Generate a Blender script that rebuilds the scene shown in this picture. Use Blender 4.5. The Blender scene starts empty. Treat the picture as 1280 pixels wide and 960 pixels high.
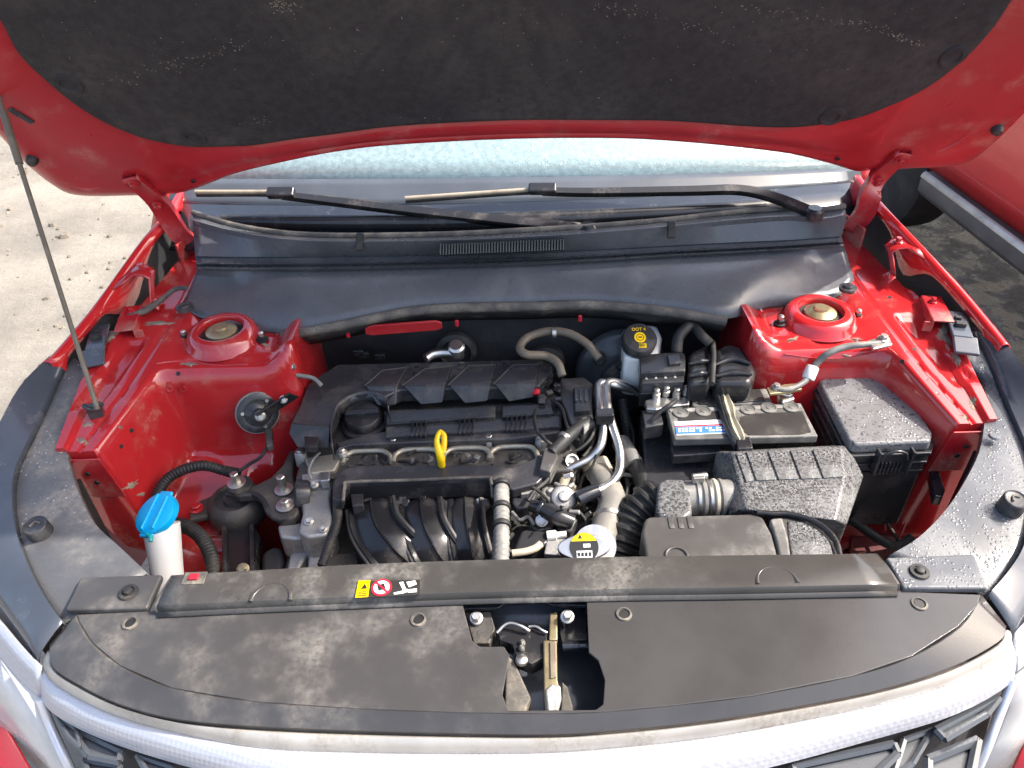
import bpy, bmesh, math, random
from mathutils import Vector as V, Matrix, Quaternion
random.seed(7)
R = math.radians
scn = bpy.context.scene
col = scn.collection

# ---------------------------------------------------------------- camera, sky, sun, exposure
FOC = 960.0; PITCH = R(38); ROLL = R(1.8); CAM = V((-0.02, 0.0, 1.72))
cr, sr = math.cos(ROLL), math.sin(ROLL)
FW = V((0, math.cos(PITCH), -math.sin(PITCH))); UP0 = V((0, math.sin(PITCH), math.cos(PITCH))); RT0 = V((1, 0, 0))
cam_d = bpy.data.cameras.new('camera'); cam_d.sensor_width = 36; cam_d.lens = 36 * FOC / 1280
cam_d.clip_start = 0.02; cam_d.clip_end = 500
cam = bpy.data.objects.new('camera', cam_d); col.objects.link(cam); scn.camera = cam
rt = RT0 * cr - UP0 * sr; up = UP0 * cr + RT0 * sr
M = Matrix((rt, up, -FW)).transposed().to_4x4(); M.translation = CAM; cam.matrix_world = M

SUN_AZ = V((1.0, 0.16, 1.12)).normalized()          # direction towards the sun
world = bpy.data.worlds.new('World'); scn.world = world; world.use_nodes = True
wn = world.node_tree; bg = wn.nodes['Background']
sky = wn.nodes.new('ShaderNodeTexSky'); sky.sky_type = 'NISHITA'; sky.sun_disc = False
sky.sun_elevation = math.asin(SUN_AZ.z); sky.sun_rotation = math.atan2(SUN_AZ.x, SUN_AZ.y)
sky.air_density = 1.0; sky.dust_density = 5.0; sky.ozone_density = 1.0
wn.links.new(sky.outputs[0], bg.inputs[0]); bg.inputs[1].default_value = 0.15
sd = bpy.data.lights.new('sun', 'SUN'); sd.energy = 2.6; sd.angle = R(0.6); sd.color = (1, 0.95, 0.88)
so = bpy.data.objects.new('sun', sd); col.objects.link(so); so.location = (5, 1, 6)
so.rotation_euler = SUN_AZ.to_track_quat('Z', 'Y').to_euler()
scn.view_settings.view_transform = 'Standard'; scn.view_settings.look = 'None'
scn.view_settings.exposure = 1.5; scn.view_settings.gamma = 1; scn.view_settings.use_curve_mapping = False
scn.render.engine = 'CYCLES'; scn.cycles.use_denoising = True; scn.cycles.max_bounces = 8
scn.cycles.sample_clamp_indirect = 6

def ray(px, py):
    u = (px - 640) / FOC; v = (py - 480) / FOC
    return FW + rt * u - up * v
def P(px, py, z):                                   # where the sight line meets the level z
    d = ray(px, py); return CAM + d * ((z - CAM.z) / d.z)
def PY(px, py, y):
    d = ray(px, py); return CAM + d * ((y - CAM.y) / d.y)
def PL(px, py, o, n):
    d = ray(px, py); return CAM + d * ((o - CAM).dot(n) / d.dot(n))

# ---------------------------------------------------------------- materials
def lin(c):
    return tuple(((x / 255) / 12.92 if x / 255 <= .04045 else ((x / 255 + .055) / 1.055) ** 2.4) for x in c)
MATS = {}
def mat(name, colr, rough=.5, metal=0, coat=0, dirt=None, bump=None, drops=None, var=.12, spec=.5, speck=None, vscale=9, rvar=.12, xm=None, blotch=None):
    """dirt=(colour, amount 0..1, scale); bump=(scale, strength); drops=(scale, strength); speck=(colour, scale, amount)"""
    m = bpy.data.materials.new(name); m.use_nodes = True; nt = m.node_tree; N = nt.nodes; L = nt.links
    b = N['Principled BSDF']
    tc = N.new('ShaderNodeTexCoord'); src = tc.outputs['Object']
    def noise(s, det=5, rg=.6):
        n = N.new('ShaderNodeTexNoise'); n.inputs['Scale'].default_value = s; n.inputs['Detail'].default_value = det
        n.inputs['Roughness'].default_value = rg; L.new(src, n.inputs['Vector']); return n.outputs['Fac']
    def ramp(f, a, bb):
        r = N.new('ShaderNodeMapRange'); r.interpolation_type = 'SMOOTHSTEP'
        r.inputs['From Min'].default_value = a; r.inputs['From Max'].default_value = bb; L.new(f, r.inputs['Value']); return r.outputs[0]
    def mix(f, a, c):
        x = N.new('ShaderNodeMix'); x.data_type = 'RGBA'
        if isinstance(f, float): x.inputs[0].default_value = f
        else: L.new(f, x.inputs[0])
        for s, v in ((6, a), (7, c)):
            if isinstance(v, tuple): x.inputs[s].default_value = (*v[:3], 1)
            else: L.new(v, x.inputs[s])
        return x.outputs[2]
    base = colr
    nz = noise(vscale)
    dk = tuple(c * (1 - var) for c in colr); lt = tuple(min(1, c * (1 + var) + .002) for c in colr)
    c = mix(ramp(nz, .3, .7), dk, lt)
    rr = N.new('ShaderNodeMapRange'); rr.inputs['To Min'].default_value = max(.02, rough - rvar); rr.inputs['To Max'].default_value = min(1, rough + rvar)
    L.new(noise(vscale * 2.3), rr.inputs['Value']); ro = rr.outputs[0]
    if blotch:
        f = ramp(noise(blotch[1], 3, .55), blotch[2] - .03, blotch[2] + .03)
        c = mix(f, c, blotch[0])
    if speck:
        vo = N.new('ShaderNodeTexVoronoi'); vo.inputs['Scale'].default_value = speck[1]; L.new(src, vo.inputs['Vector'])
        f = ramp(vo.outputs['Distance'], speck[2] * .5 + .03, speck[2] * .3)
        f2 = ramp(noise(speck[1] * .07, 3), .47, .6)
        mm = N.new('ShaderNodeMath'); mm.operation = 'MULTIPLY'; L.new(f, mm.inputs[0]); L.new(f2, mm.inputs[1])
        c = mix(mm.outputs[0], c, speck[0])
    if dirt:
        f = ramp(noise(dirt[2], 4, .6), .60 - dirt[1] * .45, .92 - dirt[1] * .45)
        f2 = ramp(noise(dirt[2] * 14, 6, .75), .25, .68)
        m0 = N.new('ShaderNodeMath'); m0.operation = 'MULTIPLY'; L.new(f, m0.inputs[0]); L.new(f2, m0.inputs[1])
        mm = N.new('ShaderNodeMath'); mm.operation = 'MULTIPLY'; L.new(m0.outputs[0], mm.inputs[0]); mm.inputs[1].default_value = .9
        if xm:
            ge = N.new('ShaderNodeNewGeometry'); sx = N.new('ShaderNodeSeparateXYZ'); L.new(ge.outputs['Position'], sx.inputs[0])
            ad = N.new('ShaderNodeMath'); ad.operation = 'MULTIPLY_ADD'; L.new(noise(6), ad.inputs[0]); ad.inputs[1].default_value = .25; L.new(sx.outputs[0], ad.inputs[2])
            m2 = N.new('ShaderNodeMath'); m2.operation = 'MULTIPLY'; L.new(ramp(ad.outputs[0], xm[1], xm[0]), m2.inputs[0]); L.new(mm.outputs[0], m2.inputs[1]); mm = m2
            wetf = ramp(ad.outputs[0], xm[0], xm[1]); x = N.new('ShaderNodeMix'); L.new(wetf, x.inputs[0]); L.new(ro, x.inputs[2]); x.inputs[3].default_value = xm[2]; ro = x.outputs[0]
        c = mix(mm.outputs[0], c, dirt[0])
        x = N.new('ShaderNodeMix'); L.new(mm.outputs[0], x.inputs[0]); L.new(ro, x.inputs[2]); x.inputs[3].default_value = .85; ro = x.outputs[0]
    L.new(c, b.inputs['Base Color']); L.new(ro, b.inputs['Roughness'])
    b.inputs['Metallic'].default_value = metal; b.inputs['Coat Weight'].default_value = coat; b.inputs['Coat Roughness'].default_value = .06
    b.inputs['Specular IOR Level'].default_value = spec
    last = None
    if bump:
        bp = N.new('ShaderNodeBump'); bp.inputs['Strength'].default_value = bump[1]; bp.inputs['Distance'].default_value = .002
        L.new(noise(bump[0], 6), bp.inputs['Height']); last = bp
    if drops:
        vo = N.new('ShaderNodeTexVoronoi'); vo.inputs['Scale'].default_value = drops[0]; vo.inputs['Randomness'].default_value = 1; L.new(src, vo.inputs['Vector'])
        h = ramp(vo.outputs['Distance'], .42, .12)
        g = ramp(noise(drops[0] * .23, 2), .42, .58)
        mm = N.new('ShaderNodeMath'); mm.operation = 'MULTIPLY'; L.new(h, mm.inputs[0]); L.new(g, mm.inputs[1])
        bp = N.new('ShaderNodeBump'); bp.inputs['Strength'].default_value = drops[1]; bp.inputs['Distance'].default_value = .0016
        L.new(mm.outputs[0], bp.inputs['Height'])
        if last: L.new(last.outputs[0], bp.inputs['Normal'])
        last = bp
    if last: L.new(last.outputs[0], b.inputs['Normal'])
    if last and coat: L.new(last.outputs[0], b.inputs['Coat Normal'])
    MATS[name] = m
    return m
DUST = (.40, .33, .24)
mat('red', (.45, .019, .022), .18, 0, .9, dirt=(DUST, .16, 10), bump=(6, .03), var=.06, rvar=.06)
mat('red_muddy', (.40, .010, .018), .34, 0, .4, dirt=(DUST, .36, 9), bump=(40, .2), var=.1)
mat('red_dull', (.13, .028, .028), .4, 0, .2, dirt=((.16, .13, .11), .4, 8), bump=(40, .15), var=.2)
mat('red_bonnet', (.44, .019, .026), .32, 0, .4, dirt=((.5, .24, .20), .16, 14), bump=(9, .05), var=.06)
mat('red_clean', (.60, .020, .022), .18, 0, .8, bump=(4, .03), var=.05)
mat('felt', (.046, .042, .044), .95, 0, 0, bump=(420, .9), var=.16, speck=((.30, .27, .23), 200, .16), vscale=60, spec=.25, dirt=((.10, .09, .085), .30, 4))
mat('cowl_plastic', (.105, .110, .120), .28, bump=(500, .08), dirt=((.24, .23, .215), .18, 6), var=.12)
mat('cowl_wet', (.020, .020, .022), .22, bump=(160, .5), drops=(170, .6))
mat('black', (.034, .034, .037), .26, bump=(350, .10), dirt=((.17, .15, .13), .24, 16), var=.2, rvar=.08)
mat('black_gloss', (.020, .020, .022), .22, bump=(120, .08), dirt=((.15, .13, .11), .20, 16))
mat('black_dusty', (.088, .090, .095), .38, bump=(260, .3), dirt=((.32, .29, .245), .42, 7), speck=((.60, .60, .58), 130, .34))
mat('black_wet', (.105, .110, .118), .20, bump=(90, .08), drops=(190, .45), speck=((.30, .31, .32), 240, .14), dirt=((.19, .19, .19), .45, 14))
mat('fuse_wet_sheen', (.17, .17, .172), .20, bump=(200, .15), drops=(150, .5), blotch=((.065, .064, .063), 170, .62), var=.15, vscale=50)  # wet lid; grey base raised to paint in the sky reflection
mat('panel_dusty', (.054, .052, .051), .34, bump=(600, .08), dirt=((.21, .19, .165), .34, 9), var=.10, rvar=.06, xm=(-.05, .2, .07))
mat('strip', (.052, .049, .045), .28, bump=(500, .08), dirt=((.27, .25, .22), .34, 13), var=.12, xm=(.1, .45, .12))
mat('rubber', (.018, .018, .018), .6, bump=(200, .2), dirt=((.2, .17, .13), .25, 20))
mat('rubber_dusty', (.07, .065, .06), .7, bump=(200, .2), dirt=((.3, .26, .2), .5, 20))
mat('trim', (.018, .020, .025), .18, 0, .5, bump=(5, .02), dirt=((.2, .2, .2), .08, 30))
mat('firewall', (.018, .018, .020), .75, bump=(60, .4), dirt=((.06, .055, .05), .4, 10))
mat('alu', (.62, .61, .58), .34, 1, dirt=((.22, .19, .15), .30, 30), bump=(300, .1))
mat('cast', (.44, .435, .42), .52, .7, dirt=((.14, .12, .10), .36, 20), bump=(240, .4))
mat('cast_dark', (.085, .08, .075), .55, .5, dirt=((.18, .15, .11), .35, 24), bump=(200, .5))
mat('steel', (.58, .56, .52), .40, 1, dirt=((.25, .2, .14), .35, 60))
mat('tan_hose', (.34, .29, .215), .65, bump=(150, .3), dirt=((.12, .10, .08), .35, 30))
mat('grey_hose', (.19, .18, .16), .6, bump=(120, .3), dirt=((.40, .36, .29), .40, 18))
mat('red_far_lifted', (.74, .045, .040), .2, 0, .8, var=.04)  # red lifted to make up for the shade on that car's side
mat('brown_hose', (.15, .12, .085), .5, bump=(120, .2), dirt=((.3, .25, .18), .3, 30))
mat('loom_grey', (.17, .165, .155), .5, bump=(200, .3), dirt=((.40, .37, .32), .42, 30))
mat('white_plastic', (.84, .83, .79), .4, bump=(100, .05), var=.04)
mat('blue_plastic', (.0, .42, .80), .35, var=.06)
mat('teal_plastic', (.0, .36, .36), .35)
mat('yellow', (.90, .58, .0), .35, var=.05)
mat('pink_fluid', (.66, .44, .46), .35)
mat('cream', (.50, .45, .34), .55, dirt=((.22, .18, .13), .4, 30))
mat('silver_strip', (.74, .75, .80), .30, .35, var=.04)
mat('silver_lip', (.56, .53, .48), .40, .4, dirt=((.30, .26, .20), .42, 10))
mat('lens', (.62, .60, .56), .15, 0, .6, dirt=((.5, .45, .36), .2, 8))
mat('grille', (.060, .066, .074), .3, coat=.2)
mat('frit', (.075, .085, .098), .10, var=.1)
mat('booster', (.055, .060, .068), .30, dirt=((.16, .15, .14), .2, 9), var=.1)
mat('band', (.062, .070, .086), .22, 0, .3, bump=(5, .02), dirt=((.2, .2, .2), .12, 20), rvar=.05)
mat('lid_grey', (.11, .107, .10), .42, bump=(200, .2), dirt=((.32, .30, .27), .40, 26), var=.2)
mat('glass_pale_wet', (.24, .34, .355), .16, coat=.2, drops=(300, .4), speck=((.10, .20, .23), 330, .42), vscale=90, var=.15)
mat('batt', (.036, .034, .032), .30, bump=(300, .08), dirt=((.20, .18, .15), .20, 14))
mat('batt_grey', (.20, .195, .18), .5, dirt=((.5, .48, .44), .4, 30))
mat('strap', (.38, .34, .25), .6, bump=(60, .8), dirt=((.08, .07, .05), .5, 60), vscale=60, var=.5)
mat('white_paint', (.82, .82, .80), .5, var=.02)
mat('blue_label', (.05, .17, .55), .4)
mat('red_ink', (.52, .012, .03), .5)
mat('black_ink', (.015, .015, .015), .5)
mat('grey_wet_sheen', (.15, .15, .15), .22, bump=(260, .3), drops=(260, .35), blotch=((.050, .049, .048), 270, .52), dirt=((.24, .24, .235), .35, 10), var=.2, vscale=60)  # paler speckle paints the reflection on the water film
mat('snorkel', (.070, .066, .062), .36, bump=(400, .1), dirt=((.24, .23, .21), .30, 14))
mat('sill_grey', (.085, .083, .08), .45, dirt=((.2, .19, .17), .3, 6))
mat('tyre', (.022, .021, .020), .75, bump=(60, .3), dirt=((.08, .07, .06), .3, 10))
mat('gold', (.46, .38, .22), .35, .8, dirt=((.16, .12, .07), .4, 60))
mat('sticker_plate', (.035, .033, .030), .3)

# ---------------------------------------------------------------- mesh helpers
WPOS = {}
def link(name, me, m, parent, bevel=0, segs=2, solid=0, sub=0, angle=38, origin=None):
    vs = [v.co for v in me.vertices]
    if origin is None:
        lo = V([min(v[i] for v in vs) for i in range(3)]); hi = V([max(v[i] for v in vs) for i in range(3)])
        origin = (lo + hi) / 2; 
        if parent is None: origin.z = lo.z
    me.transform(Matrix.Translation(-origin))
    o = bpy.data.objects.new(name, me); col.objects.link(o)
    if m is not None: me.materials.append(MATS[m] if isinstance(m, str) else m)
    for p in me.polygons: p.use_smooth = True
    if parent is not None:
        o.parent = parent; o.location = origin - WPOS[parent]
    else: o.location = origin
    WPOS[o] = origin.copy()
    if solid:
        md = o.modifiers.new('thick', 'SOLIDIFY'); md.thickness = abs(solid); md.offset = -1 if solid > 0 else 1
    if sub:
        md = o.modifiers.new('sub', 'SUBSURF'); md.levels = sub; md.render_levels = sub
    if bevel:
        md = o.modifiers.new('bevel', 'BEVEL'); md.width = bevel; md.segments = segs; md.limit_method = 'ANGLE'; md.angle_limit = R(32); md.harden_normals = True
    elif not sub:
        me.set_sharp_from_angle(angle=R(angle))
    return o
def raw(name, verts, faces, m, parent, **k):
    me = bpy.data.meshes.new(name); me.from_pydata([tuple(v) for v in verts], [], faces)
    bm = bmesh.new(); bm.from_mesh(me); bmesh.ops.recalc_face_normals(bm, faces=bm.faces); bm.to_mesh(me); bm.free()
    return link(name, me, m, parent, **k)
def thing(name, label, cat, loc, group=None):
    o = bpy.data.objects.new(name, None); col.objects.link(o); o.location = loc; o.empty_display_size = .05
    o['label'] = label; o['category'] = cat; WPOS[o] = V(loc)
    if group: o['group'] = group
    return o
def tag(o, label, cat, group=None):
    o['label'] = label; o['category'] = cat
    if group: o['group'] = group
    return o
def cat_rom(pts, n=6):
    if len(pts) < 3: return [V(p) for p in pts]
    p = [V(pts[0]) * 2 - V(pts[1])] + [V(q) for q in pts] + [V(pts[-1]) * 2 - V(pts[-2])]
    out = []
    for i in range(1, len(p) - 2):
        a, b, c, d = p[i - 1], p[i], p[i + 1], p[i + 2]
        for k in range(n):
            t = k / n
            out.append(.5 * ((2 * b) + (c - a) * t + (2 * a - 5 * b + 4 * c - d) * t * t + (3 * b - a - 3 * c + d) * t ** 3))
    out.append(V(pts[-1])); return out
def tube_geo(pts, r, n=6, seg=12, ring=None, cap=True):
    """ring=(pitch, depth): corrugated"""
    c = cat_rom(pts, n)
    L = [0]
    for i in range(1, len(c)): L.append(L[-1] + (c[i] - c[i - 1]).length)
    tot = L[-1]
    if ring:
        k = max(4, int(tot / ring[0]) * 4); prof = [0, 1, 1, 0]
        cc = []
        for i in range(k + 1):
            s = tot * i / k; j = 0
            while j < len(L) - 2 and L[j + 1] < s: j += 1
            t = (s - L[j]) / max(1e-9, L[j + 1] - L[j]); cc.append((c[j].lerp(c[j + 1], t), s / tot, ring[1] * prof[i % 4]))
    else: cc = [(c[i], L[i] / tot, 0) for i in range(len(c))]
    vs = []; fs = []; ref = None
    for i, (p, t, off) in enumerate(cc):
        a = cc[max(0, i - 1)][0]; b = cc[min(len(cc) - 1, i + 1)][0]
        tg = (b - a).normalized()
        if ref is None: ref = tg.orthogonal().normalized()
        ref = (ref - tg * ref.dot(tg)).normalized(); bi = tg.cross(ref)
        rr = r if not isinstance(r, (list, tuple)) else r[min(len(r) - 2, int(t * (len(r) - 1)))] * (1 - (t * (len(r) - 1) - min(len(r) - 2, int(t * (len(r) - 1))))) + r[min(len(r) - 1, int(t * (len(r) - 1)) + 1)] * (t * (len(r) - 1) - min(len(r) - 2, int(t * (len(r) - 1))))
        for k in range(seg):
            an = 2 * math.pi * k / seg; vs.append(p + (ref * math.cos(an) + bi * math.sin(an)) * (rr + off))
    for i in range(len(cc) - 1):
        for k in range(seg):
            a = i * seg + k; b = i * seg + (k + 1) % seg; fs.append((a, b, b + seg, a + seg))
    if cap: fs.append(tuple(range(seg))[::-1]); fs.append(tuple(range(len(vs) - seg, len(vs))))
    return vs, fs
def tube(name, pts, r, m, parent=None, **k):
    kk = {x: k.pop(x) for x in list(k) if x in ('n', 'seg', 'ring', 'cap')}
    vs, fs = tube_geo(pts, r, **kk); return raw(name, vs, fs, m, parent, angle=50, **k)
def merge(*geos):
    vs = []; fs = []
    for v, f in geos:
        o = len(vs); vs += list(v); fs += [tuple(i + o for i in q) for q in f]
    return vs, fs
def box_geo(c, s, rot=None):
    c = V(c); h = V(s) / 2; q = rot or Matrix.Identity(3)
    vs = [c + q @ V((x * h.x, y * h.y, z * h.z)) for x in (-1, 1) for y in (-1, 1) for z in (-1, 1)]
    return vs, [(0, 1, 3, 2), (4, 6, 7, 5), (0, 4, 5, 1), (2, 3, 7, 6), (0, 2, 6, 4), (1, 5, 7, 3)]
def box(name, c, s, m, parent=None, rot=None, bevel=.003, **k):
    vs, fs = box_geo(c, s, rot); return raw(name, vs, fs, m, parent, bevel=bevel, **k)
def rotz(a): return Matrix.Rotation(R(a), 3, 'Z')
def rot3(rx=0, ry=0, rz=0): return (Matrix.Rotation(R(rz), 3, 'Z') @ Matrix.Rotation(R(ry), 3, 'Y') @ Matrix.Rotation(R(rx), 3, 'X'))
def prism_geo(top, h, taper=0, axis=V((0, 0, -1))):
    n = len(top); c = sum(top, V()) / n
    bot = [p + axis * h + (p - c) * taper for p in top]
    return list(top) + bot, [tuple(range(n)), tuple(range(2 * n - 1, n - 1, -1))] + [(i, (i + 1) % n, (i + 1) % n + n, i + n) for i in range(n)]
def prism(name, px, z, h, m, parent=None, taper=0, bevel=.003, **k):
    """px: picture points, each read at level z (or its own third value)"""
    top = [P(q[0], q[1], q[2] if len(q) > 2 else z) for q in px]
    vs, fs = prism_geo(top, h, taper); return raw(name, vs, fs, m, parent, bevel=bevel, **k)
def lathe_geo(prof, c, axis=V((0, 0, 1)), seg=24, sq=1.0):
    axis = V(axis).normalized(); q = axis.to_track_quat('Z', 'Y').to_matrix()
    vs = []; fs = []
    for r, h in prof:
        for k in range(seg):
            a = 2 * math.pi * k / seg; vs.append(V(c) + q @ V((r * math.cos(a), r * math.sin(a) * sq, h)))
    for i in range(len(prof) - 1):
        for k in range(seg):
            a = i * seg + k; b = i * seg + (k + 1) % seg; fs.append((a, b, b + seg, a + seg))
    fs.append(tuple(range(seg))[::-1]); fs.append(tuple(range(len(vs) - seg, len(vs))))
    return vs, fs
def lathe(name, prof, c, m, parent=None, axis=V((0, 0, 1)), seg=24, **k):
    vs, fs = lathe_geo(prof, c, axis, seg); return raw(name, vs, fs, m, parent, **k)
def grid_geo(rows):
    w = len(rows[0]); vs = [p for r in rows for p in r]
    return vs, [(i * w + j, i * w + j + 1, (i + 1) * w + j + 1, (i + 1) * w + j) for i in range(len(rows) - 1) for j in range(w - 1)]
def grid(name, rows, m, parent=None, **k):
    vs, fs = grid_geo(rows); return raw(name, vs, fs, m, parent, **k)
BOLT = {}
def bolt(parent, c, r=.007, axis=(0, 0, 1), m='steel', name='bolt', h=.008):
    key = (round(r, 4), m, round(h, 4))
    ax = V(axis).normalized()
    if key not in BOLT:
        g = merge(lathe_geo([(r * 1.5, 0), (r * 1.5, .0018), (r * 1.3, .0025)], V(), seg=16), lathe_geo([(r, .002), (r, h), (r * .8, h + .0012)], V(), seg=6))
        me = bpy.data.meshes.new('bolt'); me.from_pydata([tuple(v) for v in g[0]], [], g[1]); me.materials.append(MATS[m])
        for p in me.polygons: p.use_smooth = True
        me.set_sharp_from_angle(angle=R(30)); BOLT[key] = me
    o = bpy.data.objects.new(name, BOLT[key]); col.objects.link(o)
    o.rotation_mode = 'QUATERNION'; o.rotation_quaternion = ax.to_track_quat('Z', 'Y')
    o.parent = parent; o.location = V(c) - WPOS[parent]; WPOS[o] = V(c); return o
def text(name, s, c, size, m, parent, rot, align='CENTER', ext=.0004):
    cu = bpy.data.curves.new(name, 'FONT'); cu.body = s; cu.size = size; cu.align_x = align; cu.align_y = 'CENTER'; cu.extrude = ext
    t = bpy.data.objects.new(name, cu); col.objects.link(t)
    dg = bpy.context.evaluated_depsgraph_get(); me = bpy.data.meshes.new_from_object(t.evaluated_get(dg))
    bpy.data.objects.remove(t); bpy.data.curves.remove(cu)
    me.materials.clear(); me.transform(rot.to_4x4()); me.transform(Matrix.Translation(V(c)))
    return link(name, me, m, parent)
def S(t):
    t = max(0, min(1, t)); return t * t * (3 - 2 * t)
def interp(x, tab):
    if x <= tab[0][0]: return tab[0][1]
    for (a, b), (c, d) in zip(tab, tab[1:]):
        if x <= c: return b + (d - b) * (x - a) / (c - a)
    return tab[-1][1]
def strip_rows(a, b, n=5, arch=0, k=4):
    """rows between two edge curves"""
    A = cat_rom(a, k); B = cat_rom(b, k)
    return [[A[j].lerp(B[j], i / n) + V((0, 0, arch * 4 * (i / n) * (1 - i / n))) for j in range(len(A))] for i in range(n + 1)]
def PX(pts, z=None): return [P(q[0], q[1], q[2] if len(q) > 2 else z) for q in pts]

# ================================================================ the ground
g = mat('ground_mat', (.45, .38, .29), .9)
def ground_material():
    m = MATS['ground_mat']; nt = m.node_tree; N = nt.nodes; L = nt.links; N.clear()
    out = N.new('ShaderNodeOutputMaterial'); b = N.new('ShaderNodeBsdfPrincipled'); L.new(b.outputs[0], out.inputs[0])
    ge = N.new('ShaderNodeNewGeometry'); sx = N.new('ShaderNodeSeparateXYZ'); L.new(ge.outputs['Position'], sx.inputs[0])
    def noise(s, d=6, r=.65):
        n = N.new('ShaderNodeTexNoise'); n.inputs['Scale'].default_value = s; n.inputs['Detail'].default_value = d; n.inputs['Roughness'].default_value = r
        L.new(ge.outputs['Position'], n.inputs['Vector']); return n.outputs['Fac']
    def mr(f, a, c, x=0, y=1):
        r = N.new('ShaderNodeMapRange'); r.inputs[1].default_value = a; r.inputs[2].default_value = c; r.inputs[3].default_value = x; r.inputs[4].default_value = y; r.interpolation_type = 'SMOOTHSTEP'
        L.new(f, r.inputs[0]); return r.outputs[0]
    def mix(f, a, c):
        x = N.new('ShaderNodeMix'); x.data_type = 'RGBA'; L.new(f, x.inputs[0])
        for s, v in ((6, a), (7, c)):
            if isinstance(v, tuple): x.inputs[s].default_value = (*v, 1)
            else: L.new(v, x.inputs[s])
        return x.outputs[2]
    n1 = noise(1.6); n2 = noise(14); n3 = noise(70, 8, .8)
    sand = mix(mr(n1, .35, .65), (.21, .19, .16), (.33, .30, .25))
    sand = mix(mr(n3, .52, .72), sand, (.17, .15, .12))
    sand = mix(mr(noise(5, 8, .8), .62, .7), sand, (.22, .19, .15))
    mud = mix(mr(n2, .4, .65), (.13, .098, .084), (.27, .215, .185))
    ad = N.new('ShaderNodeMath'); ad.operation = 'MULTIPLY_ADD'; L.new(noise(.8), ad.inputs[0]); ad.inputs[1].default_value = 1.2; L.new(sx.outputs[0], ad.inputs[2])
    wet = mr(ad.outputs[0], .6, 1.0)
    L.new(mix(wet, sand, mud), b.inputs['Base Color'])
    pud = mr(noise(6, 8, .75), .46, .56, .60, .14)
    rm = N.new('ShaderNodeMix'); L.new(wet, rm.inputs[0]); rm.inputs[2].default_value = .95; L.new(pud, rm.inputs[3]); L.new(rm.outputs[0], b.inputs['Roughness'])
    bp = N.new('ShaderNodeBump'); bp.inputs['Strength'].default_value = .7; bp.inputs['Distance'].default_value = .03
    L.new(noise(16, 10, .8), bp.inputs['Height']); L.new(bp.outputs[0], b.inputs['Normal'])
ground_material()
me_rows = [[V((-40 + 80 * j / 20, -30 + 80 * i / 20, 0)) for j in range(21)] for i in range(21)]
o = grid('ground', me_rows, 'ground_mat'); o['kind'] = 'structure'
# gravel lying about on the dry ground
gv = []; gf = []
for i in range(700):
    x = random.uniform(-4.2, -1.35); y = random.uniform(1.2, 7); r = random.uniform(.004, .016) * (1 + (random.random() < .05))
    b = len(gv); ring = 6; a0 = random.random() * 6
    gv += [V((x + r * math.cos(a0 + k * math.pi / 3) * random.uniform(.7, 1.2), y + r * math.sin(a0 + k * math.pi / 3) * random.uniform(.7, 1.2), -.001)) for k in range(6)]
    gv += [V((x + r * .6 * math.cos(a0 + k * math.pi / 3), y + r * .6 * math.sin(a0 + k * math.pi / 3), r * random.uniform(.5, .8))) for k in range(6)]
    gf += [(b + k, b + (k + 1) % 6, b + 6 + (k + 1) % 6, b + 6 + k) for k in range(6)] + [tuple(range(b + 6, b + 12))]
mat('stone', (.19, .165, .13), .9, var=.4)
o = raw('gravel', gv, gf, 'stone', None); o['kind'] = 'stuff'; o['label'] = 'loose small stones scattered on the pale dry ground'; o['category'] = 'gravel'

# ================================================================ the red car (shell)
car = thing('red_car', 'red car with its bonnet propped open, seen from its front', 'car', (0, 1.0, 0))

# ---- bonnet
HO = V((0, 1.375, 1.19)); PHI = R(60); HD = V((0, -math.cos(PHI), math.sin(PHI))); HN = V((0, -math.sin(PHI), -math.cos(PHI)))   # HN: towards the engine
pairs = [((-40, 130), (0, 20)), ((0, 172), (25, 65)), ((30, 205), (60, 100)), ((65, 233), (100, 132)), ((95, 246), (140, 155)), ((160, 246), (185, 172)),
 ((220, 243), (235, 181)), ((260, 230), (280, 181)), ((290, 217), (320, 179)), ((350, 202), (365, 172)), ((425, 187), (420, 165)), ((500, 179), (500, 155)),
 ((640, 172), (640, 148)), ((765, 171), (760, 148)), ((840, 175), (840, 149)), ((915, 182), (925, 155)), ((990, 192), (970, 157)), ((1040, 205), (1005, 156)),
 ((1070, 215), (1050, 150)), ((1095, 214), (1075, 144)), ((1140, 212), (1100, 135)), ((1200, 208), (1150, 112)), ((1230, 192), (1195, 80)), ((1280, 145), (1230, 45)), ((1325, 95), (1262, 0))]
def hxy(p):
    q = PL(p[0], p[1], HO, HN); d = q - HO; return (q.x, d.dot(HD))
OUT = [hxy(a) for a, b in pairs]; INN = [hxy(b) for a, b in pairs]
xo = .80; so_ = OUT[0][1]
OUT = [(-.79, .92), (-.80, .7), (-.80, .5)] + OUT + [(.80, .5), (.80, .7), (.79, .92)]
INN = [(-.66, .84), (-.70, .68), (-.71, .52)] + INN + [(.71, .52), (.70, .68), (.66, .84)]
def c2(l): return [(p.x, p.y) for p in cat_rom([V((a, b, 0)) for a, b in l], 4)]
OUT = c2(OUT); INN = c2(INN)
def HP(x, s, n): return HO + V((x, 0, 0)) + HD * s + HN * n
OUTf = OUT + [(.4, .95), (0, .96), (-.4, .95)]; INNf = INN + [(.33, .86), (0, .87), (-.33, .86)]
prof = [(0, .000), (.08, .003), (.22, .008), (.5, .009), (.66, .006), (.74, .0095), (.84, .0095), (.92, .006), (.97, .001), (1, -.004), (1.012, -.012), (1.0, -.02)]
rows = []
for t, n in prof:
    rows.append([HP(i[0] + (q[0] - i[0]) * t, i[1] + (q[1] - i[1]) * t, n) for i, q in zip(INNf, OUTf)] )
for r in rows: r.append(r[0])
vs, fs = grid_geo(rows)
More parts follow.
